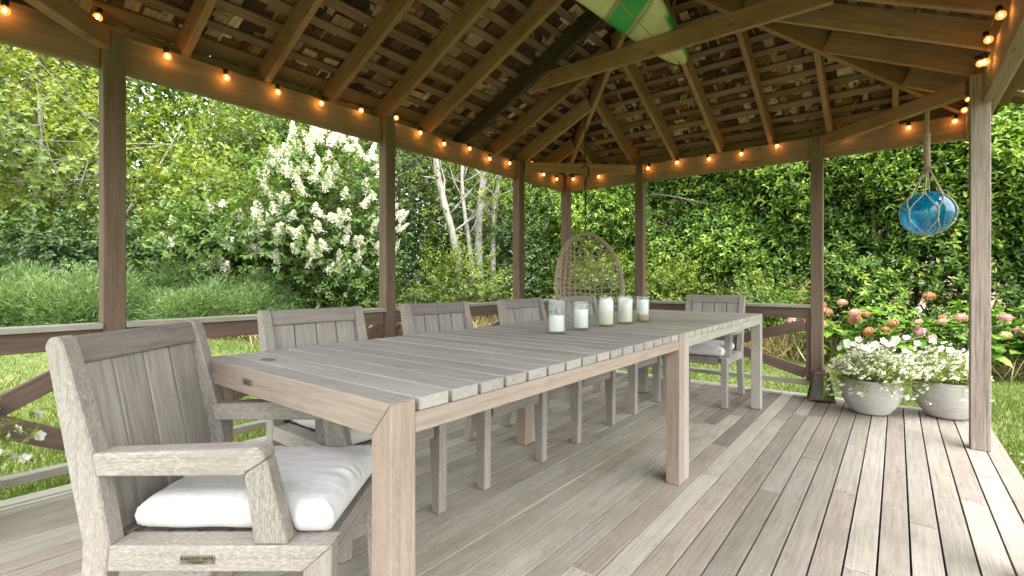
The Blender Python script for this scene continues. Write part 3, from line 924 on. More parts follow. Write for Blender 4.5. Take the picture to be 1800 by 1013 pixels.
for (x, y, r, h, cr, ch, shape, wax, lab, clab) in jars:
    b = MB(); w = .003
    prof = [(.0001, 0), (r - .006, 0), (r - .001, .004), (r, .012), (r, h - .002), (r - .001, h), (r - w + .0005, h), (r - w, h - .002), (r - w, .016), (r - w - .006, .011), (.0001, .011)]
    b.lathe(prof, k=40)
    j = b.obj("candle_jar", M_jar, None, Matrix.Translation((x, y, TZ + .0012)), smooth=True, recalc=True)
    tag(j, lab, "candle jar", "glass candle jars on the tables")
    b = MB()
    if shape == 0:
        pr = [(.0001, 0), (cr * .97, 0), (cr, .004), (cr, ch - .006), (cr * .96, ch), (cr * .80, ch - .001), (cr * .5, ch - .006), (.0001, ch - .008)]
        b.lathe(pr, k=28, wob=lambda a, z: .012 * math.sin(3 * a + z * 30))
    elif shape == 1:
        pr = [(.0001, 0), (cr * .97, 0), (cr, .005), (cr, ch * .72), (cr * .95, ch * .88), (cr * .78, ch * .97), (cr * .6, ch), (cr * .42, ch - .008), (.0001, ch - .014)]
        b.lathe(pr, k=28, wob=lambda a, z: .03 * math.sin(2 * a + 1) * (z > .1))
    else:
        pr = [(.0001, 0), (cr * .97, 0), (cr, .005), (cr, ch * .55), (cr * 1.02, ch * .8), (cr * 1.04, ch), (cr * .9, ch), (cr * .7, ch * .72), (.0001, ch * .6)]
        b.lathe(pr, k=28)
        n = 28
        for i in (4, 5, 6, 7):
            for q in range(n):
                a = 2 * PI * q / n
                vx = b.v[i * n + q]
                b.v[i * n + q] = (vx[0], vx[1], vx[2] - .028 * max(0, math.cos(a - 5.0)) ** 3 - .008 * math.sin(2 * a))
    c = b.obj("candle", WAX[wax], None, Matrix.Translation((x + .001, y, TZ + .0136)), smooth=True)
    tag(c, clab, "candle", "candles inside the jars")
    b = MB(); zt_ = ch - .009 if shape < 2 else ch * .6
    b.tube([(0, 0, zt_ - .002), (.001, .001, zt_ + .006), (.004, .002, zt_ + .011)], .0011, 5)
    b.obj("wick", M_wick, c, Matrix.Translation((x + .001, y, TZ + .0136)))
tag(mk.obj("ring_stain", plain("stain_dark", (.20, .185, .17), rough=.8, noise=.3), None, recalc=False), "dark oval stain on the near table's top by the front corner", "stain")

# ------------------------------------------------------------------ string lights
M_filament = glow("bulb_filament", (1.0, .47, .14), 19.0)
def bulb_glass():
    m, nt, out = newmat("bulb_glass"); g = NT(nt)
    t = g.n("BsdfTransparent"); t.inputs[0].default_value = (1.0, .82, .58, 1)
    gl = g.n("BsdfGlossy", Roughness=.05)
    e = g.n("Emission", Strength=.16); e.inputs[0].default_value = (1.0, .33, .06, 1)
    m1 = g.n("MixShader"); m1.inputs[0].default_value = .06; g.l(t.outputs[0], m1.inputs[1]); g.l(gl.outputs[0], m1.inputs[2])
    a = g.n("AddShader"); g.l(m1.outputs[0], a.inputs[0]); g.l(e.outputs[0], a.inputs[1]); g.l(a.outputs[0], out.inputs[0]); return m
M_bulb = bulb_glass()
M_socket = plain("socket_black", (.015, .014, .013), rough=.5)
b = MB(); b.lathe([(.0001, -.019)] + [(.019 * math.cos(a), .019 * math.sin(a)) for a in np.linspace(-1.4, 1.15, 12)] + [(.0085, .023)], k=20)
ME_BULB = b.mesh("bulb", M_bulb, smooth=True)
b = MB(); b.lathe([(.0001, .046), (.011, .046), (.0125, .030), (.0115, .018), (.0001, .018)], k=14)
ME_SOCKET = b.mesh("socket", M_socket, smooth=True)
b = MB(); b.lathe([(.0001, -.008), (.005, -.006), (.0068, 0), (.005, .006), (.0001, .008)], k=12)
ME_FIL = b.mesh("filament", M_filament, smooth=True)
def string_lights(label, pts):
    t = empty("string_lights", (pts[0][0], pts[0][1], 0)); tag(t, label, "string lights", "warm bulb strings along the beams")
    cord = MB(); line = []
    for i, p in enumerate(pts):
        p = Vector(p); top = p + Vector((0, 0, .046))
        line.append(top)
        if i < len(pts) - 1:
            q = Vector(pts[i + 1]) + Vector((0, 0, .046))
            for s in (.25, .5, .75):
                line.append(top.lerp(q, s) + Vector((0, 0, .004 - .010 * math.sin(PI * s))))
        tilt = Matrix.Translation(p) @ Matrix.Rotation(random.gauss(0, .22), 4, 'X') @ Matrix.Rotation(random.gauss(0, .22), 4, 'Y')
        bu = link("bulb", ME_BULB, t, tilt)
        link("socket", ME_SOCKET, bu, tilt); link("filament", ME_FIL, bu, tilt)
    cord.tube(line, .0018, 5)
    cord.obj("cord", M_socket, t)
xi = XL + .030                                   # just inside the beam faces
string_lights("string of warm bulbs along the long left beam", [(xi, y, z) for y, z in ((-.02, 2.18), (.286, 2.165), (.597, 2.268), (.883, 2.183), (1.172, 2.165), (1.466, 2.172), (1.756, 2.185), (2.064, 2.222), (2.377, 2.252), (2.616, 2.193), (2.88, 2.162), (3.195, 2.19), (3.468, 2.152), (3.769, 2.167), (4.142, 2.24), (4.363, 2.156), (4.622, 2.15))])
yi = YB - .030
string_lights("string of warm bulbs along the back beam facing the hedge", [(x, yi, z) for x, z in ((-2.93, 2.175), (-2.60, 2.16), (-2.03, 2.17), (-1.727, 2.184), (-1.419, 2.17), (-1.13, 2.173), (-.834, 2.195), (-.33, 2.205), (.069, 2.18), (.335, 2.177))])
xr = XR - .025
string_lights("string of warm bulbs along the right beam above the near post", [(xr, y, z) for y, z in ((4.52, 2.165), (4.26, 2.166), (3.71, 2.20), (3.52, 2.14), (3.40, 2.21), (3.03, 2.175), (2.7, 2.18), (2.4, 2.18), (2.1, 2.18))])

# ------------------------------------------------------------------ surfboard on the collar ties
def surf_mat():
    m, nt, out = newmat("surfboard_resin"); g = NT(nt)
    tc = g.n("TexCoord"); sp = g.n("SeparateXYZ"); g.l(tc.outputs["Object"], sp.inputs[0])
    nz = g.n("TexNoise", Scale=7.0, Detail=6.0, Roughness=.65); g.l(tc.outputs["Object"], nz.inputs["Vector"])
    cream = g.ramp(nz.outputs[0], [(.3, (.50, .52, .28)), (.6, (.62, .64, .38)), (.8, (.42, .44, .26))])
    # slanting green band: distance along the board skewed across it
    q = g.math('ADD', sp.outputs[1], g.math('MULTIPLY', sp.outputs[0], 1.0))
    q = g.math('ADD', q, g.math('MULTIPLY', g.math('SUBTRACT', nz.outputs[0], .5), .03))
    band = g.ramp(q, [(.0, 0), (.001, 0)])
    def pulse(a, b_, soft=.006):
        up = g.n("MapRange"); up.clamp = True; g.l(q, up.inputs[0]); up.inputs[1].default_value = a; up.inputs[2].default_value = a + soft
        dn = g.n("MapRange"); dn.clamp = True; g.l(q, dn.inputs[0]); dn.inputs[1].default_value = b_; dn.inputs[2].default_value = b_ + soft; dn.inputs[3].default_value = 1; dn.inputs[4].default_value = 0
        return g.math('MULTIPLY', up.outputs[0], dn.outputs[0])
    gc = g.ramp(nz.outputs[0], [(.3, (.015, .27, .06)), (.7, (.03, .38, .10))])
    col = g.mix(g.math('MULTIPLY', pulse(.05, .09, .04), .6), cream, (.10, .14, .07))
    col = g.mix(g.math('MULTIPLY', pulse(-.25, -.21, .04), .6), col, (.10, .14, .07))
    col = g.mix(pulse(-.19, .05), col, gc)
    for a in (.060, .082, -.200, -.222):
        col = g.mix(pulse(a, a + .006, .002), col, (.035, .06, .03))
    # green rail towards the nose and the stringer line
    w = g.math('ABSOLUTE', sp.outputs[0])
    edge = g.n("Attribute", attribute_name="var").outputs["Fac"]
    er = g.math('MULTIPLY', g.ramp(edge, [(.78, 0), (.90, 1)]), g.ramp(sp.outputs[1], [(.12, 0), (.2, 1)]))
    col = g.mix(er, col, gc)
    st = g.ramp(w, [(.0035, 1), (.0045, 0)])
    col = g.mix(st, col, (.42, .20, .06))
    bs = g.n("BsdfPrincipled", Roughness=.35); g.l(col, bs.inputs["Base Color"])
    g.l(bs.outputs[0], out.inputs[0]); return m
def build_surfboard():
    b = MB()
    L0, L1 = -1.85, 1.0                            # tail .. nose along local Y (object origin where the band starts)
    n, k = 46, 20
    for i in range(n + 1):
        s = i / n; y = L0 + (L1 - L0) * s
        u = (y - L0) / (L1 - L0)
        d = max(0.0, L1 - y)
        wid = (.19 * math.sqrt(max(d, 0)) if d < 1.2 else .208 + .040 * math.sin(min(1.0, (d - 1.2) / .5) * PI / 2)) * (1 - .45 * max(0, 1 - u / .33) ** 2)
        if u < .02: wid *= .9
        wid = max(wid, .004)
        th = .038 * (1 - max(0, 1 - d / .6) ** 2) ** .5 * min(1, .4 + u * 4) + .004
        rock = .012 * max(0, 1 - d / .9) ** 2 + .03 * max(0, 1 - u / .3) ** 2
        for j in range(k):
            a = 2 * PI * j / k
            cx = math.copysign(abs(math.cos(a)) ** .55, math.cos(a)); cz = math.copysign(abs(math.sin(a)) ** .8, math.sin(a))
            b.v.append((wid * cx, y, th * cz + rock)); b.val.append(abs(cx))
    for i in range(n):
        for j in range(k):
            j2 = (j + 1) % k
            b.f.append((i * k + j, i * k + j2, (i + 1) * k + j2, (i + 1) * k + j))
    b.f.append(tuple(range(k))[::-1]); b.f.append(tuple(n * k + j for j in range(k)))
    M = Matrix.Translation((-1.305, 2.865, 2.7065)) @ Matrix.Rotation(R(.84), 4, 'Z')
    o = b.obj("surfboard", surf_mat(), None, M, smooth=True, attr=True)
    tag(o, "old yellowed surfboard with green bands lying across the roof's collar ties", "surfboard")
    e = MB(); e.tube([(0, .865, .035), (.0, .868, .0), (.004, .862, -.02), (0, .858, -.055)], .0035, 6)
    e.obj("leash_cord", M_socket, o, M)
build_surfboard()

# ------------------------------------------------------------------ hanging egg chair
M_rope = plain("natural_rope", (.36, .29, .20), rough=.9, noise=.35, scale=90, bump=.6)
M_rattan = plain("wrapped_fibre", (.34, .28, .205), rough=.9, noise=.4, scale=60, bump=.6)
M_iron = plain("dark_iron", (.02, .018, .016), rough=.45, metal=.7, noise=.3)
def build_egg_chair():
    c = Vector((-2.37, 4.14, 0))
    fwd = Vector((-c.x, -c.y, 0)).normalized()      # opening turned towards the room
    rot = Matrix.Rotation(math.atan2(fwd.y, fwd.x) + PI / 2 + R(14), 4, 'Z')
    t = empty("hanging_egg_chair", (c.x, c.y, .32)); tag(t, "woven rope egg chair hanging on a chain in the back left corner", "hanging chair")
    M = Matrix.Translation((c.x, c.y, 0)) @ rot
    # local: x across, -y towards the room, z up
    A, B0, zc = .318, .53, .925
    def rim(a):
        z = zc + B0 * math.sin(a)
        w = A * abs(math.cos(a)) * (1.0 if math.sin(a) > 0 else 1 - .12 * abs(math.sin(a)))
        return Vector((math.copysign(w, math.cos(a)), -.16 + .16 * max(0, math.sin(a)) ** 2 - .1 * max(0, -math.sin(a)), z))
    n = 220
    b = MB(); pts = [rim(2 * PI * i / n) for i in range(n)]
    b.tube(pts, [.019 + .0030 * math.sin(i * 2.9) + .0025 * math.sin(i * .7) for i in range(n)], 9, closed=True)
    b.obj("rim", M_rattan, t, M, smooth=True)
    # net bowl behind the rim
    def bowl(x, z):
        u = x / A; v = (z - zc) / B0
        rr = min(1.0, math.sqrt(u * u + v * v))
        base = -.16 + .16 * max(0, v) ** 2 - .1 * max(0, -v)
        return Vector((x, base + .42 * math.sqrt(max(0, 1 - rr * rr)) ** 1.1, z))
    net = MB()
    for i in range(1, 12):
        x = -A + 2 * A * i / 12; zz = B0 * math.sqrt(max(0, 1 - (x / A) ** 2))
        net.tube([bowl(x + .012 * math.sin(z * 9 + i), z) for z in np.linspace(zc - zz, zc + zz, 22)], .0075, 5)
    for i in range(1, 20):
        z = zc - B0 + 2 * B0 * i / 20; xx = A * math.sqrt(max(0, 1 - ((z - zc) / B0) ** 2))
        net.tube([bowl(x, z + .008 * math.sin(x * 14 + i)) for x in np.linspace(-xx, xx, 18)], .0075, 5)
    net.obj("net", plain("weathered_cord", (.40, .33, .235), rough=.9, noise=.3, scale=90), t, M, smooth=True)
    for i in range(-3, 4):                          # lashing where net meets the crown of the rim
        pass
    h = MB()
    top = rim(PI / 2)
    h.tube([top + Vector((0, 0, -.01)), top + Vector((0, 0, .03))] , .006, 6)
    h.obj("eye_bolt", M_iron, t, M)
    ch = MB(); z = top.z + .03; k = 0
    ztop = 1.98
    while z < ztop:
        L = .038
        pts = []
        for a in np.linspace(0, 2 * PI, 13)[:-1]:
            q = Vector((.009 * math.cos(a), 0, L / 2 * math.sin(a) + L / 2 + z))
            if k % 2: q = Vector((0, q.x, q.z))
            pts.append(q + Vector((top.x, top.y, 0)))
        ch.tube(pts, .0042, 5, closed=True); z += L - .007; k += 1
    ch.obj("chain", M_iron, t, M)
    hk = MB()
    s = [Vector((top.x + .0, top.y, z - .005))]
    for a in np.linspace(-1.2, 1.5, 9): s.append(Vector((top.x + .035 * math.cos(a) - .0, top.y, z + .075 + .06 * math.sin(a))))
    s += [Vector((top.x - .025, top.y, z + .13)), Vector((top.x - .04, top.y, z + .105))]
    hk.tube(s, .006, 7)
    hk.obj("hook", M_iron, t, M, smooth=True)
    r2 = MB(); r2.tube([Vector((top.x - .005, top.y, z + .13)), Vector((top.x - .005, top.y, z + .3)), Vector((top.x, top.y, zu(.67) + .02))], .004, 6)
    r2.obj("hanger_rod", M_iron, t, M)
build_egg_chair()

# ------------------------------------------------------------------ glass float in a rope net
def build_float():
    c = Vector((.155, 4.19, 0)); r = .142; zc = 1.445; zt_ = 2.12
    t = empty("glass_float", (c.x, c.y, zc - r)); tag(t, "blue glass fishing float in a knotted rope net, hung from the corner tie", "glass float")
    m, nt, out = newmat("blue_glass"); g = NT(nt)
    tc = g.n("TexCoord"); nz = g.n("TexNoise", Scale=4.0, Detail=2.0, Roughness=.5); g.l(tc.outputs["Object"], nz.inputs["Vector"])
    col = g.ramp(nz.outputs[0], [(.3, (.004, .36, .88)), (.7, (.02, .66, .97))])
    tp = g.n("BsdfTransparent"); g.l(g.mix(.45, col, (.25, .85, 1.0)), tp.inputs[0])
    tl = g.n("BsdfTranslucent"); g.l(col, tl.inputs[0])
    df = g.n("BsdfDiffuse"); g.l(col, df.inputs[0])
    gl = g.n("BsdfGlossy", Roughness=.03)
    m1 = g.n("MixShader"); m1.inputs[0].default_value = .3; g.l(tl.outputs[0], m1.inputs[1]); g.l(df.outputs[0], m1.inputs[2])
    m2 = g.n("MixShader"); g.l(g.ramp(nz.outputs[0], [(.35, .14), (.65, .32)]), m2.inputs[0]); g.l(tp.outputs[0], m2.inputs[1]); g.l(m1.outputs[0], m2.inputs[2])   # diffuse blue share stands in for the glow of light inside the ball
    lw = g.n("LayerWeight", Blend=.5)
    m3 = g.n("MixShader"); g.l(g.math('ADD', .07, g.math('MULTIPLY', g.math('POWER', lw.outputs["Facing"], 3.0), .6)), m3.inputs[0]); g.l(m2.outputs[0], m3.inputs[1]); g.l(gl.outputs[0], m3.inputs[2])
    g.l(m3.outputs[0], out.inputs[0])
    for rad, nm, inv in ((r, "glass_ball", False),):
        b = MB()
        for rr, flip in ((rad, False),):
            n0 = len(b.v); K, Nn = 48, 26
            vs = [(rr * math.sin(th) * math.cos(a), rr * math.sin(th) * math.sin(a), rr * math.cos(th)) for th in np.linspace(.02, PI - .02, Nn) for a in np.linspace(0, 2 * PI, K + 1)[:-1]]
            fs = []
            for i in range(Nn - 1):
                for j in range(K):
                    q = (i * K + j, (i + 1) * K + j, (i + 1) * K + (j + 1) % K, i * K + (j + 1) % K)
                    fs.append(q[::-1] if flip else q)
            e = tuple(range(K)); e2 = tuple((Nn - 1) * K + j for j in range(K))
            fs += [e[::-1] if flip else e, e2 if flip else e2[::-1]]
            b.add(vs, fs)
        b.obj(nm, m, t, Matrix.Translation((c.x, c.y, zc)), smooth=True, recalc=False)
    rp = MB()
    R1 = r + .004
    def S(a, th, rad=R1): return Vector((rad * math.sin(th) * math.cos(a), rad * math.sin(th) * math.sin(a), zc + rad * math.cos(th)))
    neck = zc + r + .14
    N = 6
    for i in range(N):
        a = 2 * PI * i / N + .35; d = PI / N
        # two cords leave each collar knot, part, meet the neighbour at the waist and run on below
        for sg in (1, -1):
            pts = [Vector((.014 * math.cos(a), .014 * math.sin(a), neck)), S(a, .62, R1 * 1.02)]
            for q in np.linspace(0, 1, 8)[1:]:
                pts.append(S(a + sg * d * q, .62 + .85 * q))
            for q in np.linspace(0, 1, 6)[1:]:
                pts.append(S(a + sg * d, 1.47 + .5 * q))
            for q in np.linspace(0, 1, 7)[1:]:
                pts.append(S(a + sg * d * (1 - q), 1.97 + .95 * q))
            rp.tube(pts, .0036, 6)
        for th in (.62, 1.47, 1.97):
            p = S(a + (d if th != .62 else 0), th)
            rp.tube([p + Vector((0, 0, .009)), p, p - Vector((0, 0, .009))], [.004, .0095, .004], 7)
    rp.tube([S(0, PI - .2), S(1, PI - .02), S(3, PI - .2)], .009, 6)
    M_cordpale = plain("pale_cord", (.50, .44, .34), rough=.9, noise=.3, scale=150, bump=.5)
    rp.obj("rope_net", M_cordpale, t, Matrix.Translation((c.x, c.y, 0)), smooth=True)
    hr = MB()
    pts, rad = [], []
    z = neck - .02; k = 0
    while z < zt_ + .1:
        wrapped = z < neck + .245
        pts.append(Vector((.003 * math.sin(z * 9), .002 * math.cos(z * 11), z))); rad.append((.0175 + .0028 * (k % 2)) if wrapped else .0115 + .0012 * (k % 2)); z += .0065; k += 1
    hr.tube(pts, rad, 10)
    hr.obj("hanging_rope", M_rope, t, Matrix.Translation((c.x, c.y, 0)))
    hk = MB()
    hk.tube([Vector((0, 0, neck + .012)) + Vector((.03 * math.cos(a), .03 * math.sin(a), .004 * math.sin(3 * a))) for a in np.linspace(0, 2 * PI, 17)[:-1]], .0065, 6, closed=True)
    hk.obj("rope_collar", M_rope, t, Matrix.Translation((c.x, c.y, 0)), smooth=True)
build_float()

# ------------------------------------------------------------------ lantern
M_pane = thin_glass("lantern_glass", (.78, .80, .72), .012)
def build_lantern():
    c = (-.50, 4.80, .002)
    t = empty("lantern", c, R(12)); tag(t, "small rusty tapered lantern with glass panes at the foot of a post", "lantern")
    M = WORLD[t.name]
    rust = plain("rusty_metal", (.15, .10, .065), rough=.8, metal=0.0, noise=.5, scale=50, bump=.4)
    b0, b1, h = .088, .050, .225
    P0 = [(-b0, -b0), (b0, -b0), (b0, b0), (-b0, b0)]; P1 = [(-b1, -b1), (b1, -b1), (b1, b1), (-b1, b1)]
    for i in range(4):
        j = (i + 1) % 4
        f = MB()
        f.tube([(*P0[i], 0), (*P1[i], h)], .0075, 5); f.tube([(*P0[i], .018), (*P0[j], .018)], .007, 5); f.tube([(*P1[i], h), (*P1[j], h)], .0075, 5)
        fr = f.obj("frame_bar", rust, t, M)
        g = MB()
        q = [(*P0[i], .02), (*P0[j], .02), (*P1[j], h - .004), (*P1[i], h - .004)]
        q = [(x * .955, y * .955, z) for x, y, z in q]; q2 = [(x * .93, y * .93, z) for x, y, z in q]
        g.add(q + q2, [(0, 1, 2, 3), (7, 6, 5, 4), (0, 4, 5, 1), (1, 5, 6, 2), (2, 6, 7, 3), (3, 7, 4, 0)])
        g.obj("pane", M_pane, t, M)
    b = MB(); b.box((0, 0, .012), (2 * b0 - .02, 2 * b0 - .02, .008)); b.obj("base_plate", rust, t, M)
    b = MB(); b.add([(-.058, -.058, h), (.058, -.058, h), (.058, .058, h), (-.058, .058, h), (-.046, -.046, h + .022), (.046, -.046, h + .022), (.046, .046, h + .022), (-.046, .046, h + .022)],
                    [(3, 2, 1, 0), (0, 1, 5, 4), (1, 2, 6, 5), (2, 3, 7, 6), (3, 0, 4, 7)]); b.obj("cap", rust, t, M)
    b = MB(); b.tube([(-.03, 0, h + .02), (-.02, 0, h + .045), (0, 0, h + .052), (.02, 0, h + .045), (.03, 0, h + .02)], .0025, 5); b.obj("ring", rust, t, M)
build_lantern()

# ------------------------------------------------------------------ planted pots
M_pot = None
def pot_mat():
    m, nt, out = newmat("ribbed_stoneware"); g = NT(nt)
    tc = g.n("TexCoord"); nz = g.n("TexNoise", Scale=6.0, Detail=5.0, Roughness=.6); g.l(tc.outputs["Object"], nz.inputs["Vector"])
    sp = g.n("SeparateXYZ"); g.l(tc.outputs["Object"], sp.inputs[0])
    c = g.ramp(nz.outputs[0], [(.3, (.40, .38, .355)), (.7, (.52, .50, .47))])
    st = g.n("TexNoise", Scale=40.0, Detail=3.0); mp = g.n("Mapping"); mp.inputs["Scale"].default_value = (.25, .25, 6); g.l(tc.outputs["Object"], mp.inputs[0]); g.l(mp.outputs[0], st.inputs["Vector"])
    bs = g.n("BsdfPrincipled", Roughness=.75)
    g.l(g.mix(1.0, c, g.ramp(st.outputs[0], [(.35, .82), (.65, 1.1)]), 'MULTIPLY'), bs.inputs["Base Color"])
    g.l(bs.outputs[0], out.inputs[0]); return m
M_pot = pot_mat()
M_soil = plain("potting_soil", (.05, .035, .025), rough=1, noise=.5, bump=.8)
M_petal_white = leafmat("white_petals", [(0, (.70, .71, .66)), (1, (.88, .88, .86))], rough=.7, trans=.25, tcol=.9)
M_pot_green = leafmat("alyssum_foliage", [(0, (.12, .17, .035)), (.5, (.26, .32, .08)), (.85, (.40, .44, .14)), (1, (.30, .21, .11))], rough=.6, trans=.35)
M_stem = plain("green_stems", (.16, .20, .06), rough=.8)

def petunia_mesh(name, r=.034):
    b = MB(); n = 20
    vs = [(0, 0, -.03)]
    for rr, z in ((.2, -.012), (.62, .004), (1.0, .006)):
        for i in range(n):
            a = 2 * PI * i / n
            q = r * rr * (1 + (.10 * math.cos(5 * a) if rr > .5 else 0))
            vs.append((q * math.cos(a), q * math.sin(a), z + (.004 * math.sin(5 * a + 1) if rr > .5 else 0)))
    fs = [(0, 1 + i, 1 + (i + 1) % n) for i in range(n)]
    for k in range(2):
        for i in range(n):
            fs.append((1 + k * n + i, 1 + (k + 1) * n + i, 1 + (k + 1) * n + (i + 1) % n, 1 + k * n + (i + 1) % n))
    b.add(vs, fs, .8)
    return b.mesh(name, M_petal_white, smooth=True, attr=True, recalc=False)
ME_PETUNIA = petunia_mesh("petunia_flower")

def facing(p, d):
    return Matrix.Translation(p) @ Vector(d).to_track_quat('Z', 'Y').to_matrix().to_4x4()

def pot(x, y, s, label):
    b = MB()
    prof = [(.0001, .0)]
    base = [(.108, 0), (.118, .008), (.150, .05), (.180, .105), (.194, .155), (.197, .195), (.192, .235), (.184, .262)]
    # fine horizontal ribs
    P = []
    N = 56
    zs = np.linspace(.008, .262, N)
    zr = np.interp(zs, [q[1] for q in base], [q[0] for q in base])
    prof = [(.0001, 0), (.106, 0)] + [(float(r_) + (.0024 if i % 2 else -.0018), float(z_)) for i, (z_, r_) in enumerate(zip(zs, zr))]
    prof += [(.172, .266), (.168, .25), (.166, .235), (.0001, .235)]
    prof = [(r_ * s, z_ * s) for r_, z_ in prof]
    b.lathe(prof, k=64, wob=lambda a, z: .006 * math.sin(2 * a + z * 14))
    o = b.obj("planter_pot", M_pot, None, Matrix.Translation((x, y, .002)), smooth=True)
    tag(o, label, "pot", "grey ribbed pots on the deck edge")
    return o

def pot_plant(x, y, zt, s, seed, label, lean, npet, trail):
    rng = np.random.default_rng(seed); rr = random.Random(seed)
    t = empty("flowering_plant", (x, y, zt - .03)); tag(t, label, "plant", "white flowering plants in the pots")
    stems = MB(); tips = []
    for i in range(420):
        a = rr.uniform(0, 2 * PI); q = rr.random() ** .6
        out = Vector((math.cos(a), math.sin(a), 0))
        L = rr.uniform(.16, .27) * s
        tip = Vector((x, y, zt)) + out * (.06 + q * .235 * s) + Vector((lean[0], lean[1], 0)) * .25 * q + Vector((0, 0, L * (1 - .75 * q) + rr.uniform(-.03, .03)))
        if q > .85 and rr.random() < trail: tip.z -= rr.uniform(.08, .17)
        p0 = Vector((x, y, zt - .02)) + out * .10 * q
        mid = p0.lerp(tip, .5) + Vector((0, 0, .04)) + out * .02
        stems.tube([p0, mid, tip], [.0018, .0014, .0009], 3, cap=False)
        tips.append((p0, mid, tip, out))
    stems.obj("stems", M_stem, t, recalc=False)["kind"] = "stuff"
    O, A = [], []
    for (p0, m, tip, out) in tips:
        for k in range(13):
            q = rr.random(); p = p0.lerp(m, q * 2) if q < .5 else m.lerp(tip, q * 2 - 1)
            O.append(p + Vector((rr.gauss(0, .012), rr.gauss(0, .012), rr.gauss(0, .012)))); A.append(out * .6 + Vector((rr.gauss(0, .5), rr.gauss(0, .5), rr.uniform(.0, 1))))
    O = np.array(O); A = np.array(A)
    P = sprigs(O, A, .03, 3, .024, .006, rng.uniform(.25, .8, len(O)), rng)
    link("foliage", leaf_mesh("foliage", *P, M_pot_green, simple=True), t)["kind"] = "stuff"
    # clusters of tiny blossoms
    C = []; V = []
    for (p0, m, tip, out) in tips:
        if rr.random() < .92:
            for _ in range(rr.choice((1, 1, 2))):
                C.append(tip + Vector((rr.gauss(0, .02), rr.gauss(0, .02), rr.gauss(.005, .01))))
    PP, DD, NN = [], [], []
    for c in C:
        for k in range(16):
            d = Vector((rr.gauss(0, 1), rr.gauss(0, 1), abs(rr.gauss(0, .8)))).normalized()
            PP.append(c + d * rr.uniform(.004, .013)); DD.append(d.orthogonal() + d * .3); NN.append(d)
    me = leaf_mesh("blossoms", np.array(PP), np.array(DD), np.array(NN), .0095, .0085, rng.uniform(.3, 1, len(PP)), M_petal_white, simple=True, fold=.05)
    link("blossoms", me, t)["kind"] = "stuff"
    for i in range(npet):
        p0, m, tip, out = tips[rr.randrange(len(tips))]
        p = Vector((x, y, zt)) + Vector((rr.uniform(-.24, .20) * s, rr.uniform(-.20, .2) * s, rr.uniform(.20, .30) * s))
        d = Vector((-x * .35 + rr.gauss(0, .35) - .2, -y * .2 + rr.gauss(0, .35), .55))
        link("petunia_flower", ME_PETUNIA, t, facing(p, d) @ Matrix.Scale(rr.uniform(.55, .85), 4))
    return t
pot(-.160, 4.585, .98, "left grey ribbed round pot on the deck edge, beside the lantern")
pot(.285, 4.80, 1.0, "right grey ribbed round pot on the deck edge, partly behind the near post")
pot_plant(-.160, 4.585, .255, 1.0, 4, "frothy white flowering plant in the left pot, taller white trumpet flowers on top", (.12, -.1), 17, .45)
pot_plant(.285, 4.80, .26, 1.02, 8, "frothy white flowering plant in the right pot, partly behind the near post", (-.3, -.1), 7, .25)

# pot of pale petunias at the railing, its flowers just inside the frame on the left
pot(-2.80, -.10, 1.0, "grey ribbed round pot by the railing at the left edge")
def petunia_plant():
    rr = random.Random(12); rng = np.random.default_rng(12)
    x, y, zt = -2.80, -.10, .26
    t = empty("petunia_plant", (x, y, zt - .03)); tag(t, "straggly pale petunias reaching over the deck at the left edge", "plant")
    st = MB(); O, A = [], []
    tips = []
    for i in range(60):
        a = rr.gauss(1.2, .9); L = rr.uniform(.15, .48)
        out = Vector((math.cos(a), math.sin(a), 0))
        p0 = Vector((x, y, zt)); p2 = p0 + out * L + Vector((0, 0, rr.uniform(.02, .26) - .25 * max(0, L - .25))); p1 = p0.lerp(p2, .5) + Vector((0, 0, .08))
        st.tube([p0, p1, p2], [.0025, .002, .0012], 4, cap=False)
        tips.append((p2, out))
        for k in range(9):
            q = rr.uniform(.2, 1); p = p0.lerp(p1, q * 2) if q < .5 else p1.lerp(p2, q * 2 - 1)
            O.append(p); A.append(out * .4 + Vector((rr.gauss(0, .6), rr.gauss(0, .6), rr.uniform(-.2, .9))))
    st.obj("stems", M_stem, t, recalc=False)["kind"] = "stuff"
    P = sprigs(np.array(O), np.array(A), .03, 3, .038, .018, rng.uniform(.15, .6, len(O)), rng)
    link("foliage", leaf_mesh("foliage", *P, M_pot_green), t)["kind"] = "stuff"
    for i, (p, out) in enumerate(tips):
        if i % 2 == 0:
            link("petunia_flower", ME_PETUNIA, t, facing(p + Vector((0, 0, .01)), out + Vector((.5 + rr.gauss(0, .4), rr.gauss(0, .4), .4))) @ Matrix.Scale(rr.uniform(.4, .65), 4))
petunia_plant()

# ------------------------------------------------------------------ trees, shrubs and hedge
M_bark_pale = wood("birch_bark", [(0, (.36, .34, .30)), (1, (.43, .41, .37))], axis='Z', streak=9, contrast=(.45, 1.15), blotch=.8, blotch_col=(.45, .42, .38), bump=.5)
M_bark = wood("brown_bark", [(0, (.12, .095, .07)), (1, (.17, .135, .10))], axis='Z', streak=14, contrast=(.5, 1.4), bump=.8)
M_bark_grey = wood("grey_bark", [(0, (.28, .26, .22)), (1, (.34, .31, .27))], axis='Z', streak=12, contrast=(.55, 1.25), bump=.6)
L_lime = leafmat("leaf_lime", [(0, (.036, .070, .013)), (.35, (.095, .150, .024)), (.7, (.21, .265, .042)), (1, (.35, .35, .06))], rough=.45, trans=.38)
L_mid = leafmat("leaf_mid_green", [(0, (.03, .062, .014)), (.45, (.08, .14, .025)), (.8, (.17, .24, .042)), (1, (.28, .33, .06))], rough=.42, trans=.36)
L_olive = leafmat("leaf_olive", [(0, (.04, .06, .014)), (.5, (.085, .115, .026)), (.85, (.15, .17, .04)), (1, (.26, .19, .06))], rough=.5, trans=.36)
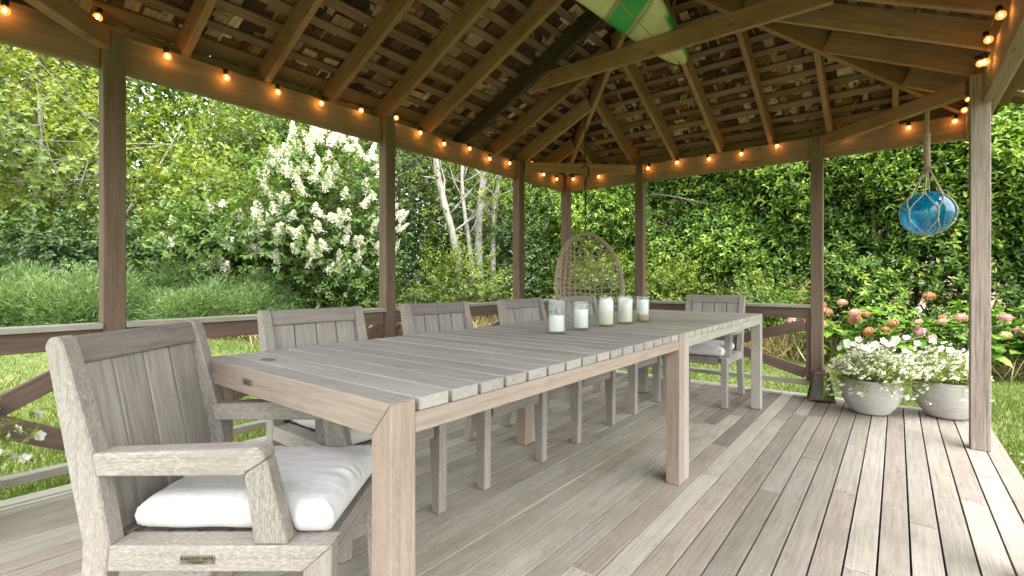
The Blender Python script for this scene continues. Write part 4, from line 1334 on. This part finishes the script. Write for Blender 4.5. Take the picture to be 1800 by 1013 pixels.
L_dark = leafmat("leaf_dark_green", [(0, (.022, .045, .014)), (.5, (.05, .09, .024)), (.85, (.10, .155, .04)), (1, (.17, .23, .06))], rough=.36, trans=.25)
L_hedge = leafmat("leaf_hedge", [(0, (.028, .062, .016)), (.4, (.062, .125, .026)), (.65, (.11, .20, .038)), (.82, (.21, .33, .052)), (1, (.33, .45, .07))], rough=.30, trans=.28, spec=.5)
L_fern = leafmat("leaf_feathery", [(0, (.03, .07, .02)), (.5, (.095, .165, .055)), (1, (.21, .29, .11))], rough=.55, trans=.4)
L_dry = leafmat("dry_grass_blades", [(0, (.20, .15, .07)), (.5, (.34, .27, .13)), (1, (.48, .41, .23))], rough=.7, trans=.3)
L_hyd = leafmat("leaf_hydrangea", [(0, (.06, .14, .022)), (.5, (.13, .25, .04)), (1, (.23, .36, .06))], rough=.4, trans=.3, use_obj=True)

def limb(b, p0, p1, r0, r1, rr, n=6, wob=.06, k=6):
    p0, p1 = Vector(p0), Vector(p1); L = (p1 - p0).length
    pts = []
    ph = rr.uniform(0, 6)
    for i in range(n + 1):
        t = i / n
        p = p0.lerp(p1, t) + Vector((math.sin(t * 5 + ph), math.cos(t * 4 + ph * 2), 0)) * wob * L * .3 * math.sin(PI * min(1, t * 1.0))
        pts.append(p)
    b.tube(pts, [r0 + (r1 - r0) * i / n for i in range(n + 1)], k)
    return pts

def crown_sprigs(rng, centre, radii, nclump, per_clump, clump_r, shell=.55):
    d = rand_dirs(nclump, rng); q = rng.uniform(shell, 1.0, nclump)[:, None]
    C = np.asarray(centre) + d * q * np.asarray(radii)
    cr = clump_r * rng.uniform(.6, 1.4, nclump)
    O = np.repeat(C, per_clump, 0) + rng.normal(size=(nclump * per_clump, 3)) * np.repeat(cr, per_clump)[:, None] * np.array([1, 1, .7])
    out = nrm(O - np.asarray(centre)) * .7 + nrm(O - np.repeat(C, per_clump, 0)) * .8
    out[:, 2] += .35
    cv = np.repeat(rng.uniform(-.16, .16, nclump), per_clump)
    return C, O, out + rng.normal(0, .3, out.shape), cv

def gz(x, y): return float(ground_z(x, y))

def tree(name, label, x, y, centre_h, radii, mat, nclump=60, per=22, leaf=(.08, .045), sprig=.22, whorl=6, bark=None, stems=((0, 0, .07),), seed=0, clump_r=.35, group=None, base=.48, cat="tree", shell=.5, simple=True):
    rng = np.random.default_rng(seed); rr = random.Random(seed)
    z0 = gz(x, y)
    t = empty(name, (x, y, z0)); tag(t, label, cat, group)
    c = (x, y, z0 + centre_h)
    C, O, A, cv = crown_sprigs(rng, c, radii, nclump, per, clump_r, shell)
    ok = O[:, 2] > z0 + .08
    O, A, cv = O[ok], A[ok], cv[ok]
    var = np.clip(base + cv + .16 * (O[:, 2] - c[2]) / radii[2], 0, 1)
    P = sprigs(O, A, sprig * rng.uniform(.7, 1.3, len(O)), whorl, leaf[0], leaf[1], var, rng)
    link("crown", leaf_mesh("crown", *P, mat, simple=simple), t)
    bk = MB()
    for (dx, dy, r) in stems:
        top = Vector((x + dx * 3 + rr.gauss(0, .1), y + dy * 3 + rr.gauss(0, .1), z0 + centre_h + radii[2] * .4))
        pts = limb(bk, (x + dx, y + dy, z0 - .05), top, r, r * .3, rr, 8, .10, 8)
        near = sorted(range(len(C)), key=lambda i: rr.random())[:max(6, nclump // (3 * len(stems)))]
        for i in near:
            q = pts[rr.randrange(3, 8)]
            limb(bk, q, C[i], r * .32, .006, rr, 4, .12, 5)
    bk.obj("trunk", bark or M_bark, t, smooth=True, recalc=False)
    return t

for i_, (x_, y_) in enumerate(((-11.9, -.4), (-11.6, 1.7), (-10.9, 3.1), (-9.6, 6.2))):
    tree("understory_shrub", ("dark low shrub at the far left, behind the feathery plants", "dark low shrub behind the left post, under the bright tree", "dark low shrub just right of the left post, under the vine covered shrub", "dark low shrub at the right foot of the large white flowering shrub")[i_], x_, y_, .8, (.9, 1.1, .95), L_dark, 50, 20, (.11, .06), .26, 7, M_bark, ((0, 0, .03), (.1, .1, .025)), 200 + i_, .26, "dark shrubs behind the feathery plants", .45, "shrub", .35)
g1 = "trees beyond the lawn on the left"
tree("leafy_tree", "bright yellow green small tree at the far left behind the feathery plants", -13.6, 1.6, 3.0, (2.3, 2.2, 2.3), L_lime, 90, 26, (.125, .085), .30, 7, M_bark_grey, ((0, 0, .07), (.15, .35, .06), (.2, .75, .05)), 1, .42, g1, .55)
tree("leafy_tree", "tall thin-crowned olive tree at the top left, sky showing through it", -16.6, 1.9, 5.6, (2.3, 2.2, 2.6), L_olive, 110, 20, (.10, .06), .34, 7, M_bark, ((0, 0, .12), (.2, .2, .1)), 2, .38, g1, .50)
tree("leafy_tree", "mid green tree with a leaning pale trunk just right of the left post", -14.6, 6.1, 3.0, (2.0, 2.0, 2.4), L_mid, 90, 26, (.11, .065), .30, 7, M_bark_grey, ((0, 0, .09), (.1, -.3, .06)), 3, .40, g1, .60)
tree("leafy_tree", "grey green tree rising behind the flowering shrub, cut by the left beam", -13.6, 8.2, 4.0, (2.2, 2.0, 3.1), L_olive, 120, 26, (.10, .055), .30, 7, M_bark, ((0, 0, .12),), 4, .42, g1, .60)
tree("vine_covered_shrub", "yellow green vine covered shrub between the left post and the white shrub", -11.2, 4.4, 1.7, (1.6, 1.6, 1.5), L_lime, 70, 24, (.13, .10), .28, 6, M_bark, ((0, 0, .05), (.2, .1, .04)), 5, .35, None, .50, "shrub")
tree("leafy_tree", "tall yellow green tree above the white flowering shrub", -12.6, 6.0, 4.3, (1.7, 1.7, 1.3), L_lime, 60, 24, (.12, .08), .3, 6, M_bark, ((0, 0, .08),), 16, .4, g1, .45)
tree("evergreen_tree", "dark evergreen tree behind the white flowering shrub", -10.6, 8.4, 2.9, (1.9, 1.6, 2.9), L_dark, 120, 28, (.10, .05), .26, 7, M_bark, ((0, 0, .10),), 6, .40, g1, .45)
tree("evergreen_tree", "dark dense tree behind the pale birch trunks", -9.0, 10.6, 2.8, (2.2, 1.6, 3.0), L_dark, 130, 28, (.10, .05), .26, 7, M_bark, ((0, 0, .10),), 7, .42, g1, .55)
tree("bushy_shrub", "bright green leafy bush below the pale birch trunks", -6.9, 7.05, .75, (.75, .7, .85), L_lime, 42, 22, (.085, .04), .22, 8, M_bark, ((0, 0, .025), (.08, .05, .02)), 8, .20, None, .40, "shrub", .35)
tree("bushy_shrub", "lime green young shrub growing behind the hanging egg chair", -4.6, 8.9, .85, (.95, .5, .80), L_lime, 46, 22, (.085, .042), .22, 8, M_bark, ((0, 0, .025), (.1, 0, .02)), 9, .2, None, .42, "shrub", .35)
tree("bushy_shrub", "lime green shrub just right of the back middle post, in front of the hedge", -3.35, 8.9, .80, (.55, .5, .80), L_lime, 36, 22, (.085, .042), .22, 8, M_bark, ((0, 0, .025), (.06, 0, .02)), 10, .18, None, .45, "shrub", .35)
tree("bushy_shrub", "low bright green shrub at the hedge foot left of the lantern post", -1.9, 9.0, .6, (.8, .4, .55), L_mid, 34, 22, (.09, .045), .22, 8, M_bark, ((0, 0, .02), (.06, 0, .02)), 11, .18, None, .55, "shrub", .3)
tree("bushy_shrub", "dark leafy shrub in the corner left of the back corner post", -7.0, 8.9, 1.4, (1.0, .7, 1.5), L_dark, 60, 26, (.09, .045), .24, 7, M_bark, ((0, 0, .04), (.1, 0, .03)), 17, .28, None, .62, "shrub", .3)
tree("bushy_shrub", "low mixed green growth below the white shrub, left of the middle post", -7.6, 5.2, .5, (.7, 1.0, .55), L_mid, 36, 22, (.075, .035), .2, 7, M_bark, ((0, 0, .02), (.1, 0, .02)), 18, .2, None, .4, "shrub", .3)

def birch(label, x, y, lean, r, h, seed):
    rr = random.Random(seed); z0 = gz(x, y)
    t = empty("birch_tree", (x, y, z0)); tag(t, label, "tree", "pale birch trunks")
    b = MB()
    top = Vector((x + lean[0], y + lean[1], z0 + h))
    pts = limb(b, (x, y, z0 - .05), top, r, r * .55, rr, 12, .09, 10)
    b.obj("trunk", M_bark_pale, t, smooth=True, recalc=False)
    br = MB()
    tips = []
    for k in range(9):
        q = pts[rr.randrange(5, 13)]
        e = q + Vector((rr.gauss(0, .7), rr.gauss(0, .4), rr.uniform(.2, 1.2)))
        limb(br, q, e, r * .3, .006, rr, 5, .15, 5); tips.append(e)
    br.obj("branch", M_bark_pale, t, smooth=True, recalc=False)
    rng = np.random.default_rng(seed)
    O = np.repeat(np.array([tuple(e) for e in tips]), 14, 0) + rng.normal(0, .22, (14 * len(tips), 3))
    P = sprigs(O, rng.normal(0, 1, O.shape), .2, 6, .08, .05, rng.uniform(.3, .8, len(O)), rng)
    link("crown", leaf_mesh("crown", *P, L_lime, simple=True), t)
birch("leftmost leaning pale birch trunk left of the back corner", -7.35, 7.55, (-.40, -.45), .095, 4.6, 31)
birch("slim pale birch trunk, second from the left of the four", -7.25, 7.75, (-.15, -.05), .055, 4.6, 32)
birch("straight pale birch trunk right of the leaning one", -7.15, 7.92, (.05, .20), .10, 4.8, 33)
birch("rightmost pale birch trunk, next to the corner tie post", -7.02, 8.12, (.15, .35), .07, 4.8, 34)

# white panicle hydrangea
M_panicle = leafmat("panicle_florets", [(0, (.58, .62, .36)), (.35, (.80, .79, .66)), (1, (.90, .89, .84))], rough=.8, trans=.3, tcol=.8)
def add_core(me, prof, val):
    """dense heart of a flower head, so that its florets sit on something"""
    c = MB(); c.lathe(prof, k=9, val=val)
    cm = c.mesh("core", me.materials[0], attr=True)
    bm = bmesh.new(); bm.from_mesh(me); bm.from_mesh(cm); bm.to_mesh(me); bm.free()
    bpy.data.meshes.remove(cm)
    return me
def panicle_mesh(seed, h=.27, r=.085, n=230):
    rng = np.random.default_rng(seed)
    t = rng.uniform(0, 1, n) ** .8; a = rng.uniform(0, 6.28, n)
    q = r * (1 - t) ** .7 * rng.uniform(.35, 1.3, n) * (1 + .3 * np.sin(a * 3 + seed + t * 9)) + .008
    P = np.stack([q * np.cos(a), q * np.sin(a), t * h], 1)
    D0 = np.stack([np.cos(a), np.sin(a), np.full(n, .35)], 1)
    D = nrm(np.cross(D0, rand_dirs(n, rng)))
    me = leaf_mesh("flower_head", P, D, D0 + rng.normal(0, .3, (n, 3)), .034, .030, np.clip(.95 - .55 * t + rng.normal(0, .15, n), 0, 1), M_panicle, simple=True, fold=.08)
    return add_core(me, [(.001, 0), (r * .4, .01), (r * .3, h * .4), (r * .12, h * .85), (.001, h)], .2)
PANICLES = [panicle_mesh(s, h, r) for s, h, r in ((1, .33, .088), (2, .27, .10), (3, .37, .085))]
def white_shrub(label, x, y, ch, radii, nhead, seed, cam_dir):
    t = tree("flowering_shrub", label, x, y, ch, radii, L_mid, 80, 22, (.12, .06), .24, 7, M_bark, ((0, 0, .05), (.12, .05, .04), (-.1, .12, .04)), seed, .26, None, .36, "shrub", .55, False)
    rr = random.Random(seed); z0 = gz(x, y); n = 0
    while n < nhead:
        zz_ = rr.uniform(-.5, .95); aa_ = rr.uniform(0, 2 * PI); d = Vector((math.cos(aa_) * math.sqrt(1 - zz_ * zz_), math.sin(aa_) * math.sqrt(1 - zz_ * zz_), zz_))
        if d.dot(Vector(cam_dir)) < -.05 or d.z < -.55: continue
        q = rr.uniform(.92, 1.12)
        p = Vector((x, y, z0 + ch)) + Vector((d.x * radii[0], d.y * radii[1], d.z * radii[2])) * q
        if p.z < z0 + .4: continue
        up = d * .55 + Vector((rr.gauss(0, .3), rr.gauss(0, .3), .9))
        link("flower_head", PANICLES[n % 3], t, facing(p, up) @ Matrix.Diagonal((rr.uniform(.6, 1.05), rr.uniform(.6, 1.05), rr.uniform(.45, .85), 1))); n += 1
cd = Vector((8.4, -4.8, 0)).normalized()
white_shrub("large shrub covered in white flower cones, left of the middle post", -8.30, 4.98, 1.75, (1.10, 1.20, 1.65), 150, 41, cd)
white_shrub("smaller sparse white flowering shrub left of the large one", -9.75, 3.75, 1.05, (.8, .85, .95), 20, 42, cd)

# feathery perennials
def feathery():
    rng = np.random.default_rng(51); nc = 105
    s_ = rng.uniform(0, 1, nc); w_ = rng.uniform(0, 1, nc)   # along the curved far edge of the lawn, from the left end to the white shrub
    cx = -10.9 + 3.5 * s_ + (1 - 2 * s_) * .2 - w_ * 1.5; cy = -1.3 + 5.2 * s_ + w_ * .4
    ch = rng.uniform(.55, 1.15, nc) * (.75 + .45 * w_); cr = rng.uniform(.28, .5, nc); cvar = rng.normal(0, .10, nc)
    P, D, N, L, W, V = [], [], [], [], [], []
    for i in range(nc):
        m = 1500
        d = rand_dirs(m, rng); d[:, 2] = np.abs(d[:, 2]); q = rng.uniform(.35, 1.0, m) ** .6
        lob = 1 + .25 * np.sin(np.arctan2(d[:, 1], d[:, 0]) * 5 + i)
        p = np.stack([cx[i] + d[:, 0] * q * cr[i] * lob, cy[i] + d[:, 1] * q * cr[i] * lob, d[:, 2] * q * ch[i]], 1)
        p[:, 2] += ground_z(p[:, 0], p[:, 1])
        P.append(p); D.append(d * np.array([1, 1, .5]) + rng.normal(0, .45, (m, 3)) + np.array([0, 0, .35])); N.append(rand_dirs(m, rng))
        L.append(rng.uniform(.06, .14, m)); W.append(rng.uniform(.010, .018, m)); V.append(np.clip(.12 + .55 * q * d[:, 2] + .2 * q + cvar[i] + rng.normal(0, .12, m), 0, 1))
    c = np.concatenate
    me = leaf_mesh("feathery_plants", c(P), c(D), c(N), c(L), c(W), c(V), L_fern, simple=True)
    tag(link("feathery_plants", me), "bank of feathery fine-leaved green plants along the far edge of the lawn", "plants", kind="stuff")
feathery()

def dry_grass():
    rng = np.random.default_rng(61); P = []
    for (cx, cy, sx, sy, n) in ((-7.7, 3.9, .5, .5, 1500), (-1.35, 8.75, .8, .35, 2400), (-3.0, 8.8, 1.5, .3, 2600), (-6.4, 6.6, 1.1, .7, 3000), (.2, 8.7, .8, .3, 500)):
        P.append(np.stack([rng.normal(cx, sx, n), rng.normal(cy, sy, n)], 1))
    P = np.concatenate(P); n = len(P)
    D = np.stack([rng.normal(0, .5, n), rng.normal(0, .5, n), rng.uniform(.5, 1, n)], 1)
    me = leaf_mesh("dry_grass", np.column_stack([P, ground_z(P[:, 0], P[:, 1])]), D, rand_dirs(n, rng), rng.uniform(.18, .55, n), rng.uniform(.004, .009, n), rng.uniform(0, 1, n), L_dry, simple=True)
    tag(link("dry_grass", me), "long straw coloured grass at the foot of the shrubs and hedge", "grass", kind="stuff")
dry_grass()

# hedge
def hedge():
    rng = np.random.default_rng(71); rr = random.Random(71)
    t = empty("hedge", (-2.2, 10.0, gz(-2.2, 10))); tag(t, "tall dense glossy green hedge along the back of the garden", "hedge")
    x0, x1, yf, zt = -8.2, 4.2, 9.55, 5.0
    n = 42000
    X = rng.uniform(x0, x1, n); Z = rng.uniform(-.1, zt, n)
    bulge = .14 * np.sin(X * 1.9 + 1.1 * np.sin(Z * 1.7)) + .12 * np.sin(Z * 2.6 + X * .8) + .10 * np.sin(X * 4.3 + Z * 3.1)
    dep = rng.uniform(0, 1, n) ** 1.4 * .8
    low = np.clip((1.05 - Z) / .6, 0, 1)                       # bare lower stems: fewer leaves near the ground
    thin = low * np.where(X > -1.2, .70, np.where(X > -3.4, .65, .35))
    thin = np.maximum(thin, .55 * np.clip((1.6 - Z) / .3, 0, 1) * (np.abs(X - .65) < .55))
    keep = rng.uniform(0, 1, n) > thin
    hole = (np.sin(X * 3.3 + 2 * np.sin(Z * 2.1)) * np.sin(Z * 3.9 + 1.7 * np.sin(X * 2.4)) > .88) & (dep < .25)
    keep &= ~hole
    X, Z, dep, bulge = X[keep], Z[keep], dep[keep], bulge[keep]; n = len(X)
    Y = yf - bulge + dep + .06 * (X + 2) * 0
    O = np.stack([X, Y, Z + ground_z(X, Y)], 1)
    A = np.stack([rng.normal(0, .55, n), -np.ones(n) * (1 - .5 * dep), rng.uniform(.1, 1.2, n)], 1)
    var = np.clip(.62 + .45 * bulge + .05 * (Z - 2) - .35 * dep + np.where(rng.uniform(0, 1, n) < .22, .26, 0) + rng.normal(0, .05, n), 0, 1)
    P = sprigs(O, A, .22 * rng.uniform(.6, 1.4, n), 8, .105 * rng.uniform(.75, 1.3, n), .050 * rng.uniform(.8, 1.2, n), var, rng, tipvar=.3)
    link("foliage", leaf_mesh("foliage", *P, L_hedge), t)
    # leafy back so that only slits of the far side show
    m = 10000
    X = rng.uniform(x0, x1, m); Z = rng.uniform(.3, zt + 1.0, m); Y = rng.uniform(10.2, 11.0, m)
    low2 = (Z < 1.3) & (np.abs(X - .7) < .8)
    X, Y, Z = X[~low2], Y[~low2], Z[~low2]
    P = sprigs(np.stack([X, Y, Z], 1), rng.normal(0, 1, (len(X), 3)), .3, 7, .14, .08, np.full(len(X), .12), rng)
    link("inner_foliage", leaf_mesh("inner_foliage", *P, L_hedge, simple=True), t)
    for i in range(30):
        x = x0 + 1.2 + i * .375 + rr.uniform(-.12, .12); y = 10.0 + rr.uniform(-.25, .35)
        b = MB(); r = rr.uniform(.025, .06)
        pts = limb(b, (x, y, gz(x, y) - .03), (x + rr.gauss(0, .35), y + rr.gauss(0, .2), 2.6 + rr.uniform(0, .8)), r, r * .5, rr, 8, .08, 7)
        for k in range(5):
            q = pts[rr.randrange(2, 7)]
            limb(b, q, q + Vector((rr.gauss(0, .5), rr.gauss(-.2, .25), rr.uniform(.3, .9))), r * .45, .006, rr, 4, .15, 5)
        b.obj("stem", M_bark, t, smooth=True, recalc=False)
hedge()

def twigs():
    rng = np.random.default_rng(81); rr = random.Random(81)
    n = 2200
    x = rng.uniform(-5.6, -.9, n); y = rng.uniform(9.2, 9.75, n); z = ground_z(x, y) + rng.uniform(0, 1.0, n) ** 1.2
    D = np.stack([rng.normal(0, .7, n), rng.normal(0, .25, n), rng.normal(.5, .6, n)], 1)
    me = leaf_mesh("dead_twigs", np.stack([x, y, z], 1), D, rand_dirs(n, rng), rng.uniform(.2, .6, n), rng.uniform(.006, .013, n), rng.uniform(0, .6, n), L_dry, simple=True)
    tag(link("dead_twigs", me), "tangle of dead brown twigs at the foot of the hedge", "twigs", kind="stuff")
twigs()

# pink and rust hydrangeas
def floret_head(name, seed, stops):
    rng = np.random.default_rng(seed); n = 150
    d = rand_dirs(n, rng); d[:, 2] = np.abs(d[:, 2]) * 1.0 - .25; d = nrm(d)
    P = d * .088 * rng.uniform(.85, 1.05, n)[:, None] * np.array([1, 1, .8])
    D = nrm(np.cross(d, rand_dirs(n, rng)))
    m = leafmat(name + "_petals", stops, rough=.8, trans=.25, tcol=.9)
    me = leaf_mesh("flower_head", P - D * .02, D, d + rng.normal(0, .25, (n, 3)), .036, .032, rng.uniform(0, 1, n), m, simple=True, fold=.06)
    return add_core(me, [(.001, -.03), (.06, -.02), (.074, .01), (.058, .045), (.03, .06), (.001, .064)], .2)
HEADS = {"pink": floret_head("pink_hydrangea", 1, [(0, (.36, .15, .15)), (.5, (.54, .29, .29)), (1, (.66, .48, .43))]),
         "rust": floret_head("rust_hydrangea", 2, [(0, (.22, .09, .035)), (.5, (.42, .20, .085)), (1, (.55, .33, .17))]),
         "tan": floret_head("tan_hydrangea", 3, [(0, (.36, .17, .11)), (.5, (.50, .28, .20)), (1, (.62, .44, .34))]),
         "green": floret_head("green_hydrangea", 4, [(0, (.30, .30, .10)), (1, (.52, .52, .26))])}
def big_leaf_mesh(seed):
    rng = np.random.default_rng(seed)
    L, W, n = .17, .115, 9
    b = MB(); vs, fs = [], []
    for i in range(n + 1):
        t = i / n
        w = W / 2 * math.sin(PI * min(1, t ** .75)) ** .8 if 0 < t < 1 else 0
        zc = -.20 * L * t * t
        for s in (-1, -.5, 0, .5, 1):
            vs.append((s * w, t * L, zc + abs(s) * w * .32 + .004 * math.sin(t * 22) * abs(s)))
    for i in range(n):
        for j in range(4):
            fs.append((i * 5 + j, i * 5 + j + 1, (i + 1) * 5 + j + 1, (i + 1) * 5 + j))
    b.add(vs, fs); return b.mesh("leaf", L_hyd, smooth=True, recalc=False)
BIG = [big_leaf_mesh(1), big_leaf_mesh(2)]
def hydrangea(label, x, y, rad, h, nleaf, heads, seed):
    rr = random.Random(seed); z0 = gz(x, y)
    t = empty("hydrangea_bush", (x, y, z0)); tag(t, label, "shrub", "mophead hydrangeas in front of the hedge")
    st = MB()
    spots = []
    for i in range(max(10, nleaf // 8)):
        a = rr.uniform(0, 2 * PI); q = math.sqrt(rr.random())
        tip = Vector((x + rad[0] * q * math.cos(a), y + rad[1] * q * math.sin(a), z0 + h * (1 - .55 * q * q) * rr.uniform(.65, 1.0)))
        limb(st, (x + .15 * math.cos(a), y + .1 * math.sin(a), z0 - .02), tip, .011, .006, rr, 5, .1, 5)
        spots.append(tip)
    st.obj("stems", M_stem, t, smooth=True, recalc=False)
    n = 0
    while n < nleaf:
        tip = spots[n // 8 % len(spots)]; k = n % 8
        a = (k // 2) * .4 + (k % 2) * PI + (k // 2 % 2) * PI / 2 + rr.gauss(0, .3)
        p = tip - Vector((0, 0, .05 * (k // 2))) + Vector((rr.gauss(0, .02), rr.gauss(0, .02), 0))
        sc = rr.uniform(.8, 1.3) * (.85 + .13 * (k // 2))
        M = Matrix.Translation(p) @ Matrix.Rotation(a, 4, 'Z') @ Matrix.Rotation(rr.uniform(-.35, .45), 4, 'X') @ Matrix.Rotation(rr.gauss(0, .2), 4, 'Y') @ Matrix.Scale(sc, 4)
        link("leaf", BIG[n % 2], t, M); n += 1
    for i, kind in enumerate(heads):
        a = -PI / 2 - .1 + rr.uniform(-1.5, 1.5); q = rr.uniform(.5, 1.0)
        p = Vector((x + rad[0] * q * math.cos(a) * 1.15, y - .12 + rad[1] * q * math.sin(a) * 1.25, z0 + h * (1 - .35 * q * q) * rr.uniform(.62, 1.12) + .05))
        link("flower_head", HEADS[kind], t, facing(p, (rr.gauss(-.2, .3), -.5, .7)) @ Matrix.Scale(rr.uniform(.58, .9), 4) @ Matrix.Diagonal((1, rr.uniform(.8, 1.1), rr.uniform(.7, 1.0), 1)))
hydrangea("hydrangea bush with pink and rust orange heads behind the left pot", -.30, 8.45, (.85, .5), .86, 210, ["pink", "pink", "tan", "rust", "rust", "rust", "rust", "rust", "tan", "rust", "pink", "tan", "rust", "rust", "rust", "tan", "rust", "pink", "rust", "tan"], 91)
hydrangea("large leaved hydrangea bush behind the right pot, beside the near post", .72, 8.6, (.6, .5), 1.0, 170, ["pink", "tan", "green", "pink", "tan", "rust", "tan"], 92)
hydrangea("hydrangea bush with dusty pink heads right of the near post", 1.55, 8.7, (.65, .55), .98, 180, ["pink", "pink", "green", "pink", "tan", "tan", "pink", "tan", "pink"], 93)

# things glimpsed through the hedge
def far_wall():
    t = empty("garden_wall", (3.5, 19.0, -.2)); tag(t, "pale pink garden wall glimpsed through the gaps of the hedge", "wall")
    pinkm = plain("pink_render", (.62, .40, .34), rough=.9, noise=.2, scale=3)
    b = MB(); b.box((3.5, 19.0, .95), (16, .25, 1.5)); b.obj("wall", pinkm, t)
    b = MB(); b.box((3.5, 18.98, -.02), (16.1, .32, .44)); b.obj("white_base", plain("white_paint", (.78, .77, .75)), t)
    b = MB(); b.box((3.5, 19.0, 1.73), (16.1, .34, .06)); b.obj("coping", plain("coping_stone", (.5, .45, .42)), t)
far_wall()

# far wood that closes the view
def wood_mass():
    rng = np.random.default_rng(101); n = 24000
    a = rng.uniform(R(-112), R(35), n); d = rng.uniform(19, 25, n)
    x = d * np.sin(a); y = d * np.cos(a)
    top = 9.4 + 1.0 * np.sin(a * 9) + .7 * np.sin(a * 23 + 1)
    top = np.where((a > R(-77.2)) & (a < R(-73.6)), 7.3, top)                 # a gap in the tree line
    z = ground_z(x, y) + rng.uniform(0, 1, n) ** .9 * top
    P = sprigs(np.stack([x, y, z], 1), rng.normal(0, 1, (n, 3)) + np.array([0, 0, .5]), .6, 6, .34, .2, np.clip(rng.normal(.22, .12, n) + .045 * (z - 2), 0, 1), rng)
    tag(link("far_wood", leaf_mesh("far_wood", *P, L_mid, simple=True)), "far-off green wood closing the view behind the garden trees", "wood", kind="stuff")
wood_mass()

# stone chips beside the deck on the right, petals and leaf bits on the boards
def bits():
    rng = np.random.default_rng(111); rr = random.Random(111)
    b = MB()
    for i in range(420):
        x = rr.gauss(.86, .10); y = rr.uniform(3.3, 4.75); z = gz(x, y) + .012; s = rr.uniform(.010, .026)
        vs = [Vector((x, y, z)) + Vector((sx * s * rr.uniform(.6, 1.2), sy * s * rr.uniform(.6, 1.2), sz * s * rr.uniform(.3, .7))) for sx in (-1, 1) for sy in (-1, 1) for sz in (-1, 1)]
        b.add(vs, [(0, 1, 3, 2), (4, 6, 7, 5), (0, 4, 5, 1), (2, 3, 7, 6), (0, 2, 6, 4), (1, 5, 7, 3)], rr.random())
    o = b.obj("stone_chips", leafmat("shell_chips", [(0, (.30, .25, .20)), (.6, (.55, .50, .44)), (1, (.72, .68, .62))], rough=.9, trans=0.0), None, attr=True)
    tag(o, "pale stone and shell chips in the grass beside the deck", "stones", kind="stuff")
    n = 170
    x = rng.uniform(-3.0, .45, n); y = rng.uniform(.8, 4.85, n)
    m = 26; x[:m] = rng.normal(.1, .25, m); y[:m] = rng.normal(4.45, .15, m)
    a = rng.uniform(0, 6.28, n)
    me = leaf_mesh("fallen_bits", np.stack([x, y, np.full(n, .0035)], 1), np.stack([np.cos(a), np.sin(a), rng.uniform(0, .25, n)], 1), np.tile([0, 0, 1.0], (n, 1)), rng.uniform(.006, .018, n), rng.uniform(.004, .009, n), rng.uniform(0, 1, n),
                   leafmat("fallen_bits", [(0, (.08, .05, .03)), (.5, (.22, .14, .07)), (.75, (.5, .42, .25)), (1, (.75, .72, .65))], rough=.8, trans=0.1), simple=True)
    tag(link("fallen_bits", me), "small fallen petals and leaf bits scattered on the deck", "debris", kind="stuff")
bits()
